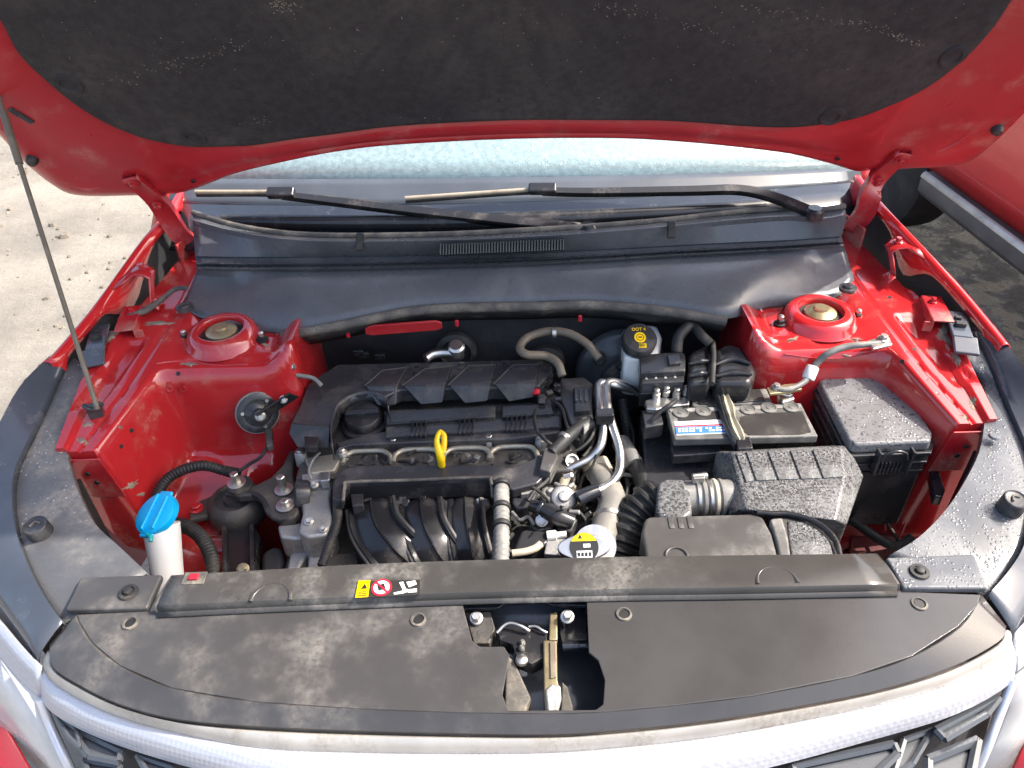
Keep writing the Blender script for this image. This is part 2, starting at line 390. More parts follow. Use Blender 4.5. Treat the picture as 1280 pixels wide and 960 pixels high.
w = len(rows[0]); base_i = (len(rows) - 1) * w
fs.append(tuple(base_i + k for k in range(w - 1)))
bonnet = raw('bonnet', vs, fs, 'red_bonnet', car, angle=60)
bonnet['label'] = 'raised bonnet, its red underside facing the engine bay'
# felt pad: rounded rim, dished face
prof = [(1.0, .000), (1.0, .004), (.992, .0065), (.975, .007), (.955, .005), (.93, .0055), (.9, .0055)]
cx = 0; cs = .5
rows = [[HP(cx + (i[0] - cx) * t, cs + (i[1] - cs) * t, n) for i in INNf] for t, n in prof]
for r in rows: r.append(r[0])
vs, fs = grid_geo(rows); w = len(rows[0]); b0 = (len(rows) - 1) * w; fs.append(tuple(b0 + k for k in range(w - 1)))
pad = raw('insulation_pad', vs, fs, 'felt', bonnet, angle=50)
gv = []; gf = []
for line, cnt, spread in ((((130, 100), (230, 75), (310, 48)), 60, 5), (((740, 5), (830, 20), (900, 38)), 40, 5), (((930, 8), (1080, 28), (1150, 52)), 90, 4), (((300, 152), (345, 146)), 14, 2), (((500, 148), (590, 146)), 16, 2), (((20, 20), (1220, 30)), 170, 60), (((340, 3), (370, 6)), 60, 5)):
    for i in range(cnt):
        t = random.random() * (len(line) - 1); k = min(int(t), len(line) - 2); t -= k
        px = line[k][0] * (1 - t) + line[k + 1][0] * t + random.gauss(0, spread * .7); py = line[k][1] * (1 - t) + line[k + 1][1] * t + random.gauss(0, spread)
        if py > 140 - abs(px - 640) * .12 and cnt > 100: continue
        x, s_ = hxy((px, py)); b = len(gv); L_ = random.uniform(.0005, .0022); an = random.random() * 3.2; w_ = random.uniform(.0003, .0007)
        for sx_, sy_ in ((-1, -1), (1, -1), (1, 1), (-1, 1)):
            u = sx_ * L_ * math.cos(an) - sy_ * w_ * math.sin(an); v_ = sx_ * L_ * math.sin(an) + sy_ * w_ * math.cos(an); gv.append(HP(x + u, s_ + v_, .0054))
        gv.append(HP(x, s_, .0066)); gf += [(b, b + 1, b + 4), (b + 1, b + 2, b + 4), (b + 2, b + 3, b + 4), (b + 3, b, b + 4)]
mat('straw', (.27, .225, .165), .9, var=.4, vscale=60)
db = raw('dried_debris', gv, gf, 'straw', pad); db['kind'] = 'stuff'
for p in ((92, 108), (246, 174), (1036, 148), (1186, 74)):
    x, s = hxy(p)
    lathe('pad_clip', [(.022, 0), (.020, .003), (.013, .0032), (.012, .001), (.006, .0015)], HP(x, s + .012, .006), 'felt', bonnet, axis=HN, seg=20)
for p in ((42, 193), (1244, 155)):
    x, s = hxy(p); lathe('rubber_buffer', [(.011, 0), (.010, .012), (.007, .017)], HP(x, s, .005), 'rubber', bonnet, axis=HN, seg=16)
for p in ((242, 221), (1046, 193)):
    x, s = hxy(p); lathe('drain_hole', [(.005, 0), (.0045, .001)], HP(x, s, .0102), 'black_ink', bonnet, axis=HN, seg=12)
x0, s0 = hxy((28, 139))
q = Matrix((V((1, 0, 0)), HD, -HN)).transposed()
box('stamped_tag', HP(x0, s0, .010), (.012, .040, .004), 'black', bonnet, rot=q @ Matrix.Rotation(R(28), 3, 'Z'), bevel=.002)
tg = HP(x0, s0, .0125)
# pressed ribs on the rear corners
for pts in (((70, 215), (110, 232), (140, 222)), ((1160, 190), (1190, 178), (1215, 160))):
    tube('pressed_rib', [HP(*hxy(p), .006) for p in pts], [.001, .006, .001], 'red_bonnet', bonnet, seg=10)
# hinges
def hinge(pl, side):
    a = [HP(*hxy(p), .018) for p in pl[:2]]
    rest = [PY(p[0], p[1], y) for p, y in pl[2:]]
    pts = cat_rom(a + rest, 5); rows = []
    for i, p in enumerate(pts):
        t = i / (len(pts) - 1); wd = .017 + .004 * math.sin(math.pi * t)
        tg = (pts[min(i + 1, len(pts) - 1)] - pts[max(i - 1, 0)]).normalized()
        n0 = HN.lerp(V((-side * .25, -.90, .10)), S(t * 1.2)).normalized(); sd = tg.cross(n0).normalized(); nn = n0
        rows.append([p - sd * wd - nn * .012, p - sd * wd * .92 + nn * .002, p - sd * wd * .55 + nn * .000, p + sd * wd * .55 + nn * .000, p + sd * wd * .92 + nn * .002, p + sd * wd - nn * .012])
    h = grid('hinge', rows, 'red_bonnet', bonnet, solid=.003, angle=60)
    for k in (.08, .30):
        i = int(k * (len(pts) - 1)); bolt(h, pts[i] + HN * .001, .007, HN, 'red_bonnet')
hinge([(163, 213), (195, 241), ((209, 272), 1.425), ((224, 294), 1.435), ((248, 311), 1.445)], -1)
hinge([(1130, 183), (1098, 211), ((1089, 245), 1.385), ((1081, 268), 1.395), ((1062, 290), 1.41)], 1)

# ---- windscreen
def WS(x, t):                       # t: metres up the glass
    y0 = 1.385 + .20 * x * x; return V((x, y0 + t * math.cos(R(31)) , 1.035 + t * math.sin(R(31)) - .05 * x * x))
def edge_t(x): return .112 - .02 * x * x - .02 * x
xs = [-.74 + 1.48 * j / 24 for j in range(25)]
ws = grid('windscreen', [[WS(x, .052 + (edge_t(x) - .052) * t) for x in xs] for t in (0, .25, .5, .75, 1)], 'frit', car, solid=.005)
grid('lower_glass', [[WS(x, t) for x in xs] for t in (-.06, 0, .052)], 'trim', ws, solid=.005)
ws['label'] = 'lower edge of the windscreen, dark printed border'
def top_t(x): return .16 + .0 * x
gl = grid('pale_wet_glass', [[WS(x, edge_t(x) + t) for x in xs] for t in (0, .05, .15, .3, .45, .6)], 'glass_pale_wet', ws, solid=.005)  # opaque pale teal over the upper glass, with specks and drop bumps
# A pillar slivers / roof so that the glass is closed from behind
for s in (-1, 1):
    grid('windscreen_pillar', [[WS(s * .74, t), WS(s * .775, t) + V((0, .01, .0)), WS(s * .80, t) + V((0, .06, -.05))] for t in (-.02, .2, .4, .75)], 'red' , car, solid=.004)

# ---- cowl
A_ = [(241, 268), (289, 283), (357, 294), (443, 297), (564, 295), (660, 290), (743, 285), (836, 277), (915, 268), (984, 263), (1028, 264), (1056, 260)]
B_ = [(241, 275), (289, 288), (357, 299), (443, 302), (564, 300), (660, 296), (743, 291), (836, 283), (915, 275), (984, 270), (1028, 273), (1058, 268)]
C_ = [(244, 320), (289, 321), (357, 321), (443, 320), (564, 318), (660, 316), (743, 312), (836, 307), (915, 303), (984, 300), (1028, 297), (1052, 295)]
D_ = [(246, 338), (289, 339), (357, 339), (443, 338), (564, 335), (660, 332), (743, 328), (836, 322), (915, 318), (984, 314), (1028, 311), (1056, 309)]
F_ = [(228, 384), (262, 400), (352, 416), (412, 406), (529, 384), (660, 380), (743, 378), (836, 386), (908, 398), (958, 384), (1038, 374), (1068, 350)]
zA = 1.045; zB = 1.048; zC = 1.005; zD = .995
zF = [.955, .945, .938, .952, .957, .957, .957, .957, .950, .938, .945, .955]
mid = []
for i in range(12):
    d, f = D_[i], F_[i]
    c = i in (0, 1, 10, 11)
    mid.append([(d[0] + (f[0] - d[0]) * t, d[1] + (f[1] - d[1]) * t + (0 if c else -1.5 * math.sin(math.pi * t)), zD + (zF[i] - zD) * (t ** (1.5 if not c else .6))) for t in (.12, .3, .55, .8)])
rowsP = [[(*p, zA) for p in A_], [(*p, zB) for p in B_], [(p[0], p[1] + 6, zB - .012) for p in B_], [(*p, zC) for p in C_]]
rowsP += [[(p[0], p[1] + 1.0, zC - .004) for p in C_], [(C_[i][0] * .62 + D_[i][0] * .38, C_[i][1] * .62 + D_[i][1] * .38, zC - .006) for i in range(12)],
          [(C_[i][0] * .5 + D_[i][0] * .5, C_[i][1] * .5 + D_[i][1] * .5, zC + .002) for i in range(12)], [(C_[i][0] * .35 + D_[i][0] * .65, C_[i][1] * .35 + D_[i][1] * .65, zC - .007) for i in range(12)],
          [(C_[i][0] * .15 + D_[i][0] * .85, C_[i][1] * .15 + D_[i][1] * .85, zC + .001) for i in range(12)]]
rowsP += [[(*p, zD) for p in D_]]
for k in range(4): rowsP.append([mid[i][k] for i in range(12)])
rowsP.append([(F_[i][0], F_[i][1], zF[i]) for i in range(12)])
rowsC = [cat_rom(PX(r), 4) for r in rowsP]
cowl = grid('cowl_panel', rowsC, 'cowl_plastic', car, solid=.004, angle=30)
cowl['label'] = 'dark grey plastic scuttle panel below the windscreen'
# rear lip where the panel meets the glass, and vent
tube('cowl_seal', [p + V((0, .004, .002)) for p in rowsC[0]][::2], .006, 'rubber_dusty', cowl, n=2, seg=8)
nv = 44
bk_ = PX([(550, 304, 1.0475), (706, 298, 1.0475), (706, 312, 1.026), (550, 318, 1.026)])
raw('vent_backing', bk_ + [p + V((0, .006, -.006)) for p in bk_], [(0, 1, 2, 3), (4, 7, 6, 5), (0, 4, 5, 1), (1, 5, 6, 2), (2, 6, 7, 3), (3, 7, 4, 0)], 'black_ink', cowl)
for i in range(nv):
    t = i / (nv - 1); px = 551 + (704 - 551) * t; py = 305.5 - 6.0 * t
    a = P(px + .2, py - 1, 1.047); b_ = P(px, py + 12, 1.028)
    v = (b_ - a); n = V((1, 0, 0)).cross(v).normalized()
    if n.z < 0: n = -n
    o = box('vent_slat', (a + b_) / 2 + n * .004, (.0020, v.length, .006), 'cowl_plastic', cowl, rot=Matrix((V((1, 0, 0)), v.normalized(), n)).transposed(), bevel=0)
for (px, py) in ((450, 297), (839, 282)):
    a = P(px, py - 6, 1.062); b_ = P(px, py + 16, 1.03); v = (b_ - a)
    n = V((1, 0, 0)).cross(v).normalized(); n = n if n.z > 0 else -n
    box('cowl_clip', (a + b_) / 2, (.015, v.length, .010), 'black_gloss', cowl, rot=Matrix((V((1, 0, 0)), v.normalized(), n)).transposed(), bevel=.003)
# front sealing lip of the cowl
lipP = [PX([(F_[i][0], F_[i][1], zF[i])])[0] for i in range(2, 9)]
lip = tube('sealing_lip', [p + V((0, -.004, -.004)) for p in lipP], .009, 'rubber_dusty', cowl, n=5, seg=10)
und = [[p + V((0, -.004, -.010)) for p in cat_rom(lipP, 4)], [p + V((0, .012, -.032)) for p in cat_rom(lipP, 4)], [p + V((0, .03, -.05)) for p in cat_rom(lipP, 4)]]
grid('lip_underside', und, 'rubber', cowl, solid=.003)
for (px, py) in ((231, 384), (1060, 360)):
    c = P(px, py, .968); lathe('washer', [(.016, -.004), (.016, .002), (.010, .0025), (.009, .006), (.006, .007)], c, 'black', cowl, seg=16)
# firewall
fw = grid('firewall', [[V((x, 1.262 - .01 * math.cos(x * 9), z)) for x in [-.60 + 1.2 * j / 24 for j in range(25)]] for z in (.95, .9, .8, .7, .55, .35)], 'firewall', car, solid=.004)
fw['label'] = 'black insulated bulkhead behind the engine'
slot = [(456, 411), (464, 407.5), (545, 402), (552, 404), (553, 410), (546, 413), (466, 419.5), (457, 418)]
vs, fs = prism_geo([PY(a, b, 1.185) for a, b in slot], .006, axis=V((0, 1, 0)))
raw('red_opening', vs, fs, 'red', fw, bevel=.001)
for (px, py) in ((435, 418), (571, 404), (725, 398), (862, 405)):
    c = PY(px, py, 1.19); raw('lip_clip', *box_geo(c, (.007, .006, .013)), 'red_ink', fw, bevel=.002)
for k in range(3):
    c = PY((448, 455, 475)[k], (440, 443, 445)[k], 1.235); raw('bulkhead_clip', *box_geo(c, (.022, .012, .014)), 'black_gloss', fw, bevel=.003)

# ---- wipers
def wiper(blade, arm, dz, label):
    ab = cat_rom([PL(p[0], p[1], WS(0, 0) + V((0, 0, dz)), V((0, -math.sin(R(31)), math.cos(R(31))))) for p in arm], 5)
    W = []
    for i, p in enumerate(ab):
        t = i / (len(ab) - 1); W.append((p, .0075 + .0045 * t))
    rows = []
    for i, (p, wd) in enumerate(W):
        tg = (ab[min(i + 1, len(ab) - 1)] - ab[max(i - 1, 0)]).normalized(); n = V((0, -.5, .86)); sd = tg.cross(n).normalized()
        rows.append([p - sd * wd - n * .008, p - sd * wd * .75 + n * .003, p + sd * wd * .75 + n * .003, p + sd * wd - n * .008])
    a = grid('wiper', rows, 'black_gloss', car, solid=.003, angle=30); a['label'] = label
    bb = [PL(p[0], p[1], WS(0, 0) + V((0, 0, dz - .012)), V((0, -math.sin(R(31)), math.cos(R(31))))) for p in blade]
    tube('wiper_blade', bb, .0055, 'rubber', a, seg=8)
    sp = [p + V((0, -.004, .007)) for p in bb[:2]]
    tube('blade_spine', sp, .0045, 'tan_hose', a, seg=8)
    c = PL(arm[0][0], arm[0][1], WS(0, 0) + V((0, 0, dz)), V((0, -math.sin(R(31)), math.cos(R(31)))))
    box('wiper_joint', c + V((.0, -.002, .004)), (.055, .022, .016), 'black_gloss', a, rot=rot3(31, 0, -4), bevel=.004)
    e = ab[-1]; lathe('pivot_cap', [(.018, -.012), (.018, .004), (.013, .009)], e, 'black_gloss', a, seg=18)
wiper([(246, 243), (340, 243), (420, 249), (485, 257)], [(352, 243), (420, 251), (512, 262), (615, 273), (735, 285)], .030, 'wiper nearer the left fender, arm running to the middle')
wiper([(507, 251), (665, 240), (800, 238), (925, 236)], [(678, 238), (740, 239), (860, 237), (925, 236), (970, 246), (1018, 265)], .034, 'wiper nearer the right fender, arm bending down at its end')
# black gutter behind the cowl and wiper linkage cover
tube('scuttle_gutter', [WS(x, .012) + V((0, -.01, .004)) for x in (-.6, -.3, 0, .3, .55)], .016, 'black_gloss', cowl, seg=10)

# ---- inner wings (pressed sheet) with strut towers
def wing_z(a, y, s=-1):
    ain = interp(y, [(.91, .688), (1.05, .650), (1.2, .628), (1.45, .615)])
    zr = interp(y, [(.90, .900), (1.05, .928), (1.2, .948), (1.45, .965)])
    # wheel-arch floor / frame rail
    zb = interp(y, [(.60, .50), (.72, .56), (.80, .66), (.86, .705), (.93, .715), (.99, .735), (1.05, .76), (1.2, .78)])
    zb -= .25 * S((.505 - a) / .03) * S((1.03 - y) / .05) + (.10 * S((.95 - y) / .06) if s > 0 else 0)
    zb -= .10 * S((.47 - a) / .07) + .05 * S((a - .62) / .06) * S((.92 - y) / .05)
    zb += .016 * math.exp(-((a - .60) / .03) ** 2 - ((y - .86) / .05) ** 2)
    # tower
    dx = max(.445 - a, 0); dy = max(1.135 - y, 0); d = math.hypot(dx, dy) - .045
    tz = .932 + .026 * S((.455 - a) / .05)
    k = S(d / .050)
    z = tz + (zb - tz) * k
    z -= .010 * S((d - .001) / .004) * (1 - k) * .4
    if a < .47: 
        q = S((.402 - a) / .012); z = z + (.48 - z) * q
    # step on the tower front and two dents
    z -= .006 * S((1.115 - y) / .01) * S((y - 1.08) / .01)
    # pressings: shallow dish behind the front edge, triangular swage on the face
    z += .012 * math.exp(-((y - 1.028) / .012) ** 2) * S((a - .55) / .05) * S((.645 - a) / .02)
    # rail
    m = S((a - (ain - .045)) / .045); m *= S((y - .898) / .010)
    lip = .008 * S((a - .728) / .004)
    gr = -.004 * math.exp(-((a - ain - .022) / .0025) ** 2) - .007 * S((a - ain - .045) / .006) * S((ain + .085 - a) / .006) * S((y - .98) / .02) * S((1.17 - y) / .02)
    zz = z + (zr + lip + gr - z) * m
    return zz
def acol(t, y, aout):
    ain = interp(y, [(.91, .688), (1.05, .650), (1.2, .628), (1.45, .615)])
    if aout < ain + .01: return .375 + (aout - .375) * t
    return interp(t, [(0, .375), (.52, ain - .046), (.74, ain), (1, aout)])
def wing(s, label):
    na, ny = 84, 140; rows = []
    for i in range(ny + 1):
        y = .62 + (1.48 - .62) * i / ny; r = []
        aout = interp(y, ([(.62, .56), (.75, .60), (.86, .655)] if s < 0 else [(.62, .42), (.80, .45), (.88, .60)]) + [(.895, .672), (.8985, .745), (1.05, .755), (1.2, .735), (1.48, .690)])
        for j in range(na + 1):
            a = acol(j / na, y, aout); r.append(V((s * a, y, wing_z(a, y, s))))
        rows.append(r)
    w = grid('inner_wing', rows, 'red', car, angle=70); w['label'] = label
    # front closing plate of the rail
    ys = .8955
    for k in range(2): pass
    pl = [V((s * a, ys, .895)) for a in (.676, .746)] + [V((s * a, ys, .81)) for a in (.746, .662)]
    vs, fs = prism_geo(pl, .003, axis=V((0, 1, 0))); p = raw('rail_end_plate', vs, fs, 'red_muddy', w, bevel=.001)
    for (a, z) in ((.735, .875), (.705, .865), (.697, .845)):
        lathe('hole', [(.0045, 0), (.004, .001)], V((s * a, ys - .0008, z)), 'black_ink', w, axis=(0, -1, 0), seg=12)
    # tower cap: dome ring with dark well, strut nut inside
    c = V((s * .546, 1.172, .930))
    vs, fs = lathe_geo([(.070, 0), (.066, .004), (.062, .014), (.057, .022), (.048, .025), (.041, .024), (.039, .020), (.039, .010), (.0385, .006)], c, seg=40)
    fs = fs[:-2] + [fs[-1]]
    cap = raw('strut_tower_cap', vs, fs, 'red_clean' if s > 0 else 'red', w, angle=50)
    lathe('well', [(.0385, .0), (.0385, .012), (.030, .013)], c, 'rubber', w, seg=30)
    lathe('strut_bearing', [(.0285, .008), (.028, .019), (.022, .023), (.013, .025), (.012, .029)], c, 'gold', w, seg=24)
    for dx_, dy_ in ((-.075, -.012), (.070, .000), (.0, .085)):
        p_ = c + V((s * dx_, dy_, .004)); bolt(w, p_, .0075, m='rubber'); lathe('stud', [(.0048, .004), (.0048, .016), (.003, .018)], p_, 'steel', w, seg=12)
    # seam sealer behind the cap
    arc = [c + V((.125 * math.cos(t), .10 * math.sin(t), .006)) for t in [R(15 + 150 * i / 10) for i in range(11)]]
    tube('seam_sealer', arc, .006, 'rubber_dusty', w, n=3, seg=8)
    # mud caked on the outer edge
    return w
WL = wing(-1, 'left inner wing, red pressed sheet with strut tower')
WR = wing(1, 'right inner wing, red pressed sheet with strut tower')
def hit(px, py, s):
    d = ray(px, py); t = (1.0 - CAM.z) / d.z
    while t < 3:
        q = CAM + d * t; 
        if q.z < wing_z(abs(q.x), q.y, s): return q
        t += .002
    return q
def wnorm(q, s):
    e = .004; a = abs(q.x)
    return V((-s * (wing_z(a + e, q.y, s) - wing_z(a - e, q.y, s)), -(wing_z(a, q.y + e, s) - wing_z(a, q.y - e, s)), 2 * e)).normalized()
def whole(W, px, py, s, r=.004):
    q = hit(px, py, s); n = wnorm(q, s); lathe('hole', [(r, -.001), (r * .95, .0012)], q, 'black_ink', W, axis=n, seg=12)
for px, py in ((164, 538), (151, 558), (223, 467), (295, 514)): whole(WL, px, py, -1)
for px, py in ((1143, 437), (1128, 452), (1112, 372)): whole(WR, px, py, 1)
mat('mud', (.25, .20, .15), .95, bump=(120, .8), var=.3, vscale=60)
def mudpatch(W, s, cx_, cy_, rx, ry, ang=0):
    c = hit(cx_, cy_, s); n = wnorm(c, s); rows = []; ph = [random.uniform(.55, 1.25) for i in range(22)]
    for t in (.02, .35, .7, 1.0):
        row = []
        for i in range(22):
            an = 2 * math.pi * i / 22; u = rx * t * ph[i] * math.cos(an); v_ = ry * t * ph[i] * math.sin(an)
            ca, sa = math.cos(ang), math.sin(ang); q = hit(cx_ + u * ca - v_ * sa, cy_ + u * sa + v_ * ca, s); row.append(q + wnorm(q, s) * (.0022 - .0030 * t * t))
        row.append(row[0]); rows.append(row)
    grid('dried_mud', rows, 'mud', W, angle=80)
for a_ in ((150, 546 - 12, 5, 3), (110, 530, 10, 5, -.3), (103, 551, 11, 5, .1), (140, 420, 14, 6, -.8), (195, 405, 26, 4, -.05), (238, 455, 16, 4, 0), (164, 607, 15, 7, -.6), (176, 618, 9, 4, -.3), (330, 430, 9, 3, .5)): mudpatch(WL, -1, *a_)
for a_ in ((1180, 420, 9, 20, -.5), (1195, 450, 7, 16, -.4), (1216, 505, 7, 16, 0), (1205, 521, 8, 4, 0), (990, 425, 12, 4, -.4), (1070, 425, 14, 4, .2), (1045, 368, 10, 3, 0), (1060, 445, 10, 3, .1)): mudpatch(WR, 1, *a_)
# weld dimples along the rails
for W, s, l in ((WL, -1, [(133, 548), (146, 530), (160, 512), (174, 492), (205, 436), (214, 420)]), (WR, 1, [(1186, 510), (1172, 492), (1158, 474), (1132, 440), (1110, 415), (1094, 398)])):
    for px, py in l:
        q = hit(px, py, s); lathe('weld_spot', [(.0035, -.001), (.003, .0006), (.001, .0002)], q, 'red', W, axis=wnorm(q, s), seg=10)
# seam bead from the tower across the wing
for W, s, l in ((WL, -1, [(196, 455), (230, 452), (270, 457), (310, 456)]), (WR, 1, [(980, 443), (1020, 448), (1060, 447), (1108, 437)])):
    tube('seam_bead', [hit(*q, s) + V((0, 0, .001)) for q in l], .0016, 'red', W, seg=6)
for ch, px in (('5', 212), ('6', 229)):
    q = hit(px, 484, -1); n = wnorm(q, -1); ex_ = V((1, 0, 0)); ex_ = (ex_ - n * ex_.dot(n)).normalized(); text('stamped_digit', ch, q + n * .0022, .026, 'red', WL, Matrix((ex_, n.cross(ex_), n)).transposed(), ext=.0016)
# horn-side bolt on the left flange
b_ = P(363, 458, .915); bolt(WL, b_, .006, (1, -.4, .2)); 
# rail brackets: angled red bracket with grey plastic block
def rail_bracket(W, s):
    c = P(160, 398, .962) if s < 0 else P(1172, 386, .962)
    q = rotz(s * -10)
    g = merge(box_geo(c, (.034, .085, .003), q), box_geo(c + q @ V((-s * .0165, 0, -.008)), (.003, .085, .018), q), box_geo(c + q @ V((-s * .022, -.038, -.014)), (.016, .003, .02), q))
    br_ = raw('rail_bracket', *g, 'red_muddy', W, bevel=.001); bolt(br_, c + V((0, .02, .002)), .005, m='red')
    c2_ = P(122, 422, .958) if s < 0 else P(1198, 406, .958)
    q = rotz(s * -16)
    g = merge(box_geo(c2_, (.034, .082, .007), q), box_geo(c2_ + q @ V((s * .004, -.055, -.006)), (.040, .04, .007), q @ Matrix.Rotation(R(14), 3, 'X')))
    bl_ = raw('cover_tongue', *g, 'band', W, bevel=.003); box('tongue_clip', c2_ + q @ V((0, -.008, .007)), (.018, .012, .008), 'rubber', W, rot=q, bevel=.002); box('tongue_clip', c2_ + q @ V((0, .014, .006)), (.012, .008, .006), 'rubber', W, rot=q, bevel=.002)
rail_bracket(WL, -1); rail_bracket(WR, 1)
# ---- fenders
def fender(s, ridge, label):
    pts = cat_rom(PX(ridge), 6); rows = []
    for k, p in enumerate(pts):
        u = k / (len(pts) - 1); dp = .016 + .05 * max(math.exp(-((u - .56) / .07) ** 2), S((.20 - u) / .10), S((u - .88) / .08))
        prof = [(-.016, -dp), (-.0155, -dp * .5), (-.014, -.008), (-.011, -.002), (-.004, .0), (.0, -.0015), (.005, -.008), (.02, -.06), (.045, -.16), (.065, -.35), (.07, -.62)]
        rows.append([p + V((s * dx, 0, dz)) for dx, dz in prof])
    f = grid('fender', rows, 'red_clean', car, solid=.0015, angle=50); f['label'] = label
    return f, pts
FL, ptsL = fender(-1, [(52, 452, .966), (64, 443, .97), (103, 398, .985), (125, 370, 1.0), (175, 301, 1.03), (203, 268, 1.045), (230, 225, 1.06)], 'left fender edge beside the engine bay')
FR, ptsR = fender(1, [(1262, 430, .966), (1248, 412, .97), (1206, 362, .99), (1166, 319, 1.015), (1126, 277, 1.035), (1097, 245, 1.05), (1075, 218, 1.06)], 'right fender edge beside the engine bay')
# posts that carry the fender on the inner wing, dark gaps between
def post(F, top, foot, s, zt, zf, m, edge):
    a = P(*top, zt); b = P(*foot, zf); e = min(edge, key=lambda q: (q - a).length)
    rows = []
    for c_, hw, tw in ((e + V((-s * .004, 0, -.006)), .062, V((0, .9, .12))), (e.lerp(a, .45) + V((0, 0, -.006)), .034, V((0, 1, .06))), (a + V((s * .010, 0, .001)), .021, V((0, 1, 0))), (a + V((-s * .006, -.002, 0)), .020, V((0, 1, 0))), (a + V((-s * .018, -.004, -.008)), .017, V((0, 1, 0))), (a.lerp(b, .4) + V((-s * .014, 0, 0)), .012, V((0, 1, 0))), (a.lerp(b, .9) + V((-s * .010, 0, .003)), .014, V((0, 1, 0))), (b + V((-s * .026, -.004, .002)), .016, V((0, 1, 0)))):
        rows.append([c_ - tw * hw, c_ - tw * hw * .6 + V((0, 0, .002)), c_ + tw * hw * .6 + V((0, 0, .002)), c_ + tw * hw])
    p = grid('fender_post', rows, m, F, solid=.003, angle=50)
    bolt(p, a + V((0, 0, .003)), .006, m='red')
post(FL, (178, 337), (186, 382), -1, 1.01, .955, 'red', ptsL)
post(FR, (1122, 304), (1122, 348), 1, 1.015, .965, 'red', ptsR)
for F, s, pp in ((FL, -1, ptsL), (FR, 1, ptsR)):
    # dark inner lining under the fender edge
    rows = [[p + V((-s * .004, 0, -.010)), p + V((-s * .006, 0, -.06)), p + V((-s * .010, 0, -.30))] for p in pp]
    grid('fender_lining', rows, 'firewall', F)
    bk = pp[int(len(pp) * .72)] + V((-s * .045, 0, -.05))
    box('hinge_base', bk + V((-s * .01, .06, -.02)), (.006, .12, .07), 'red_muddy', F, rot=rotz(s * 12), bevel=.002)

# ---- black trim bands and side covers beside the headlamps
BLi = [(84, 440, .955), (66, 480, .94), (41, 536, .92), (19, 583, .91), (14, 620, .905), (19, 664, .90), (34, 708, .895), (56, 749, .885), (78, 779, .88)]
BLo = [(62, 446, .965), (25, 485, .955), (-5, 540, .93), (-30, 583, .912), (-42, 620, .90), (-42, 664, .888), (-28, 708, .878), (2, 750, .868), (51, 816, .862)]
BRi = [(1218, 408, .955), (1240, 450, .94), (1262, 505, .92), (1285, 560, .91), (1293, 600, .905), (1290, 640, .90), (1280, 682, .895), (1262, 712, .885), (1235, 744, .88)]
BRo = [(1243, 406, .965), (1280, 462, .955), (1310, 520, .93), (1330, 570, .912), (1340, 610, .90), (1335, 650, .888), (1320, 690, .878), (1300, 730, .868), (1264, 786, .862)]
def band(s, i_, o_, label):
    a = PX(i_); b = PX(o_)
    rows = strip_rows(a, b, 4, .001)
    dn = [[p + V((s * .012, -.006, -.03)) for p in rows[-1]], [p + V((s * .05, -.03, -.20)) for p in rows[-1]]]
    up_ = [[p + V((-s * .002, 0, -.012)) for p in rows[0]]]
    t = grid('trim_band', up_ + rows + dn[:1], 'band', car, solid=.002, angle=45); t['label'] = label
    return rows
bl = band(-1, BLi, BLo, 'black gloss trim strip above the left headlamp')
br = band(1, BRi, BRo, 'black gloss trim strip above the right headlamp')
SLi = [(114, 452), (103, 489), (84, 522), (83, 562), (91, 596), (103, 627), (119, 655), (150, 684), (184, 716)]
SLz = [.935, .925, .912, .902, .898, .894, .889, .885, .881]
SRi = [(1196, 436), (1214, 458), (1230, 480), (1231, 523), (1224, 565), (1203, 607), (1180, 640), (1148, 672), (1112, 694)]
def side_cover(s, inn, bnd, label, m):
    ins = PX([(*p, z) for p, z in zip(inn, SLz)]); outs = [p + V((s * .012, 0, -.012)) for p in PX(bnd)]
    rows = strip_rows(outs, ins, 6, .003)
    rows.append([p + V((-s * .003, 0, -.012)) for p in rows[-1]])
    c = grid('side_cover', rows, m, car, solid=.003, angle=50); c['label'] = label
    return c
SL = side_cover(-1, SLi, BLi, 'dusty black plastic cover inside the left headlamp', 'black_dusty')
SR = side_cover(1, SRi, BRi, 'wet black plastic cover inside the right headlamp', 'black_wet')
def knob(parent, px, py, z, k=1.0):
    c = P(px, py, z); vs, fs = lathe_geo([(.017 * k, -.022), (.0165 * k, 0), (.015 * k, .002), (.013 * k, .0008), (.011 * k, .0005)], c + V((0, 0, .012)), axis=V((0, -.15, 1)), seg=24)
    kn = raw('cover_knob', vs, fs, 'black', parent)
    tube('slot', [c + V((-.006 * k, -.003, .0135)), c + V((-.002, .005, .0138)), c + V((.006 * k, .003, .0135))], .0018, 'rubber_dusty', kn, seg=6)
knob(SL, 48, 664, .898); knob(SR, 1266, 632, .903)
for (px, py, z) in ((1163 + 80, 546, .91),): lathe('plug', [(.009, 0), (.007, .003)], P(px, py, z), 'black_wet', SR, seg=14)

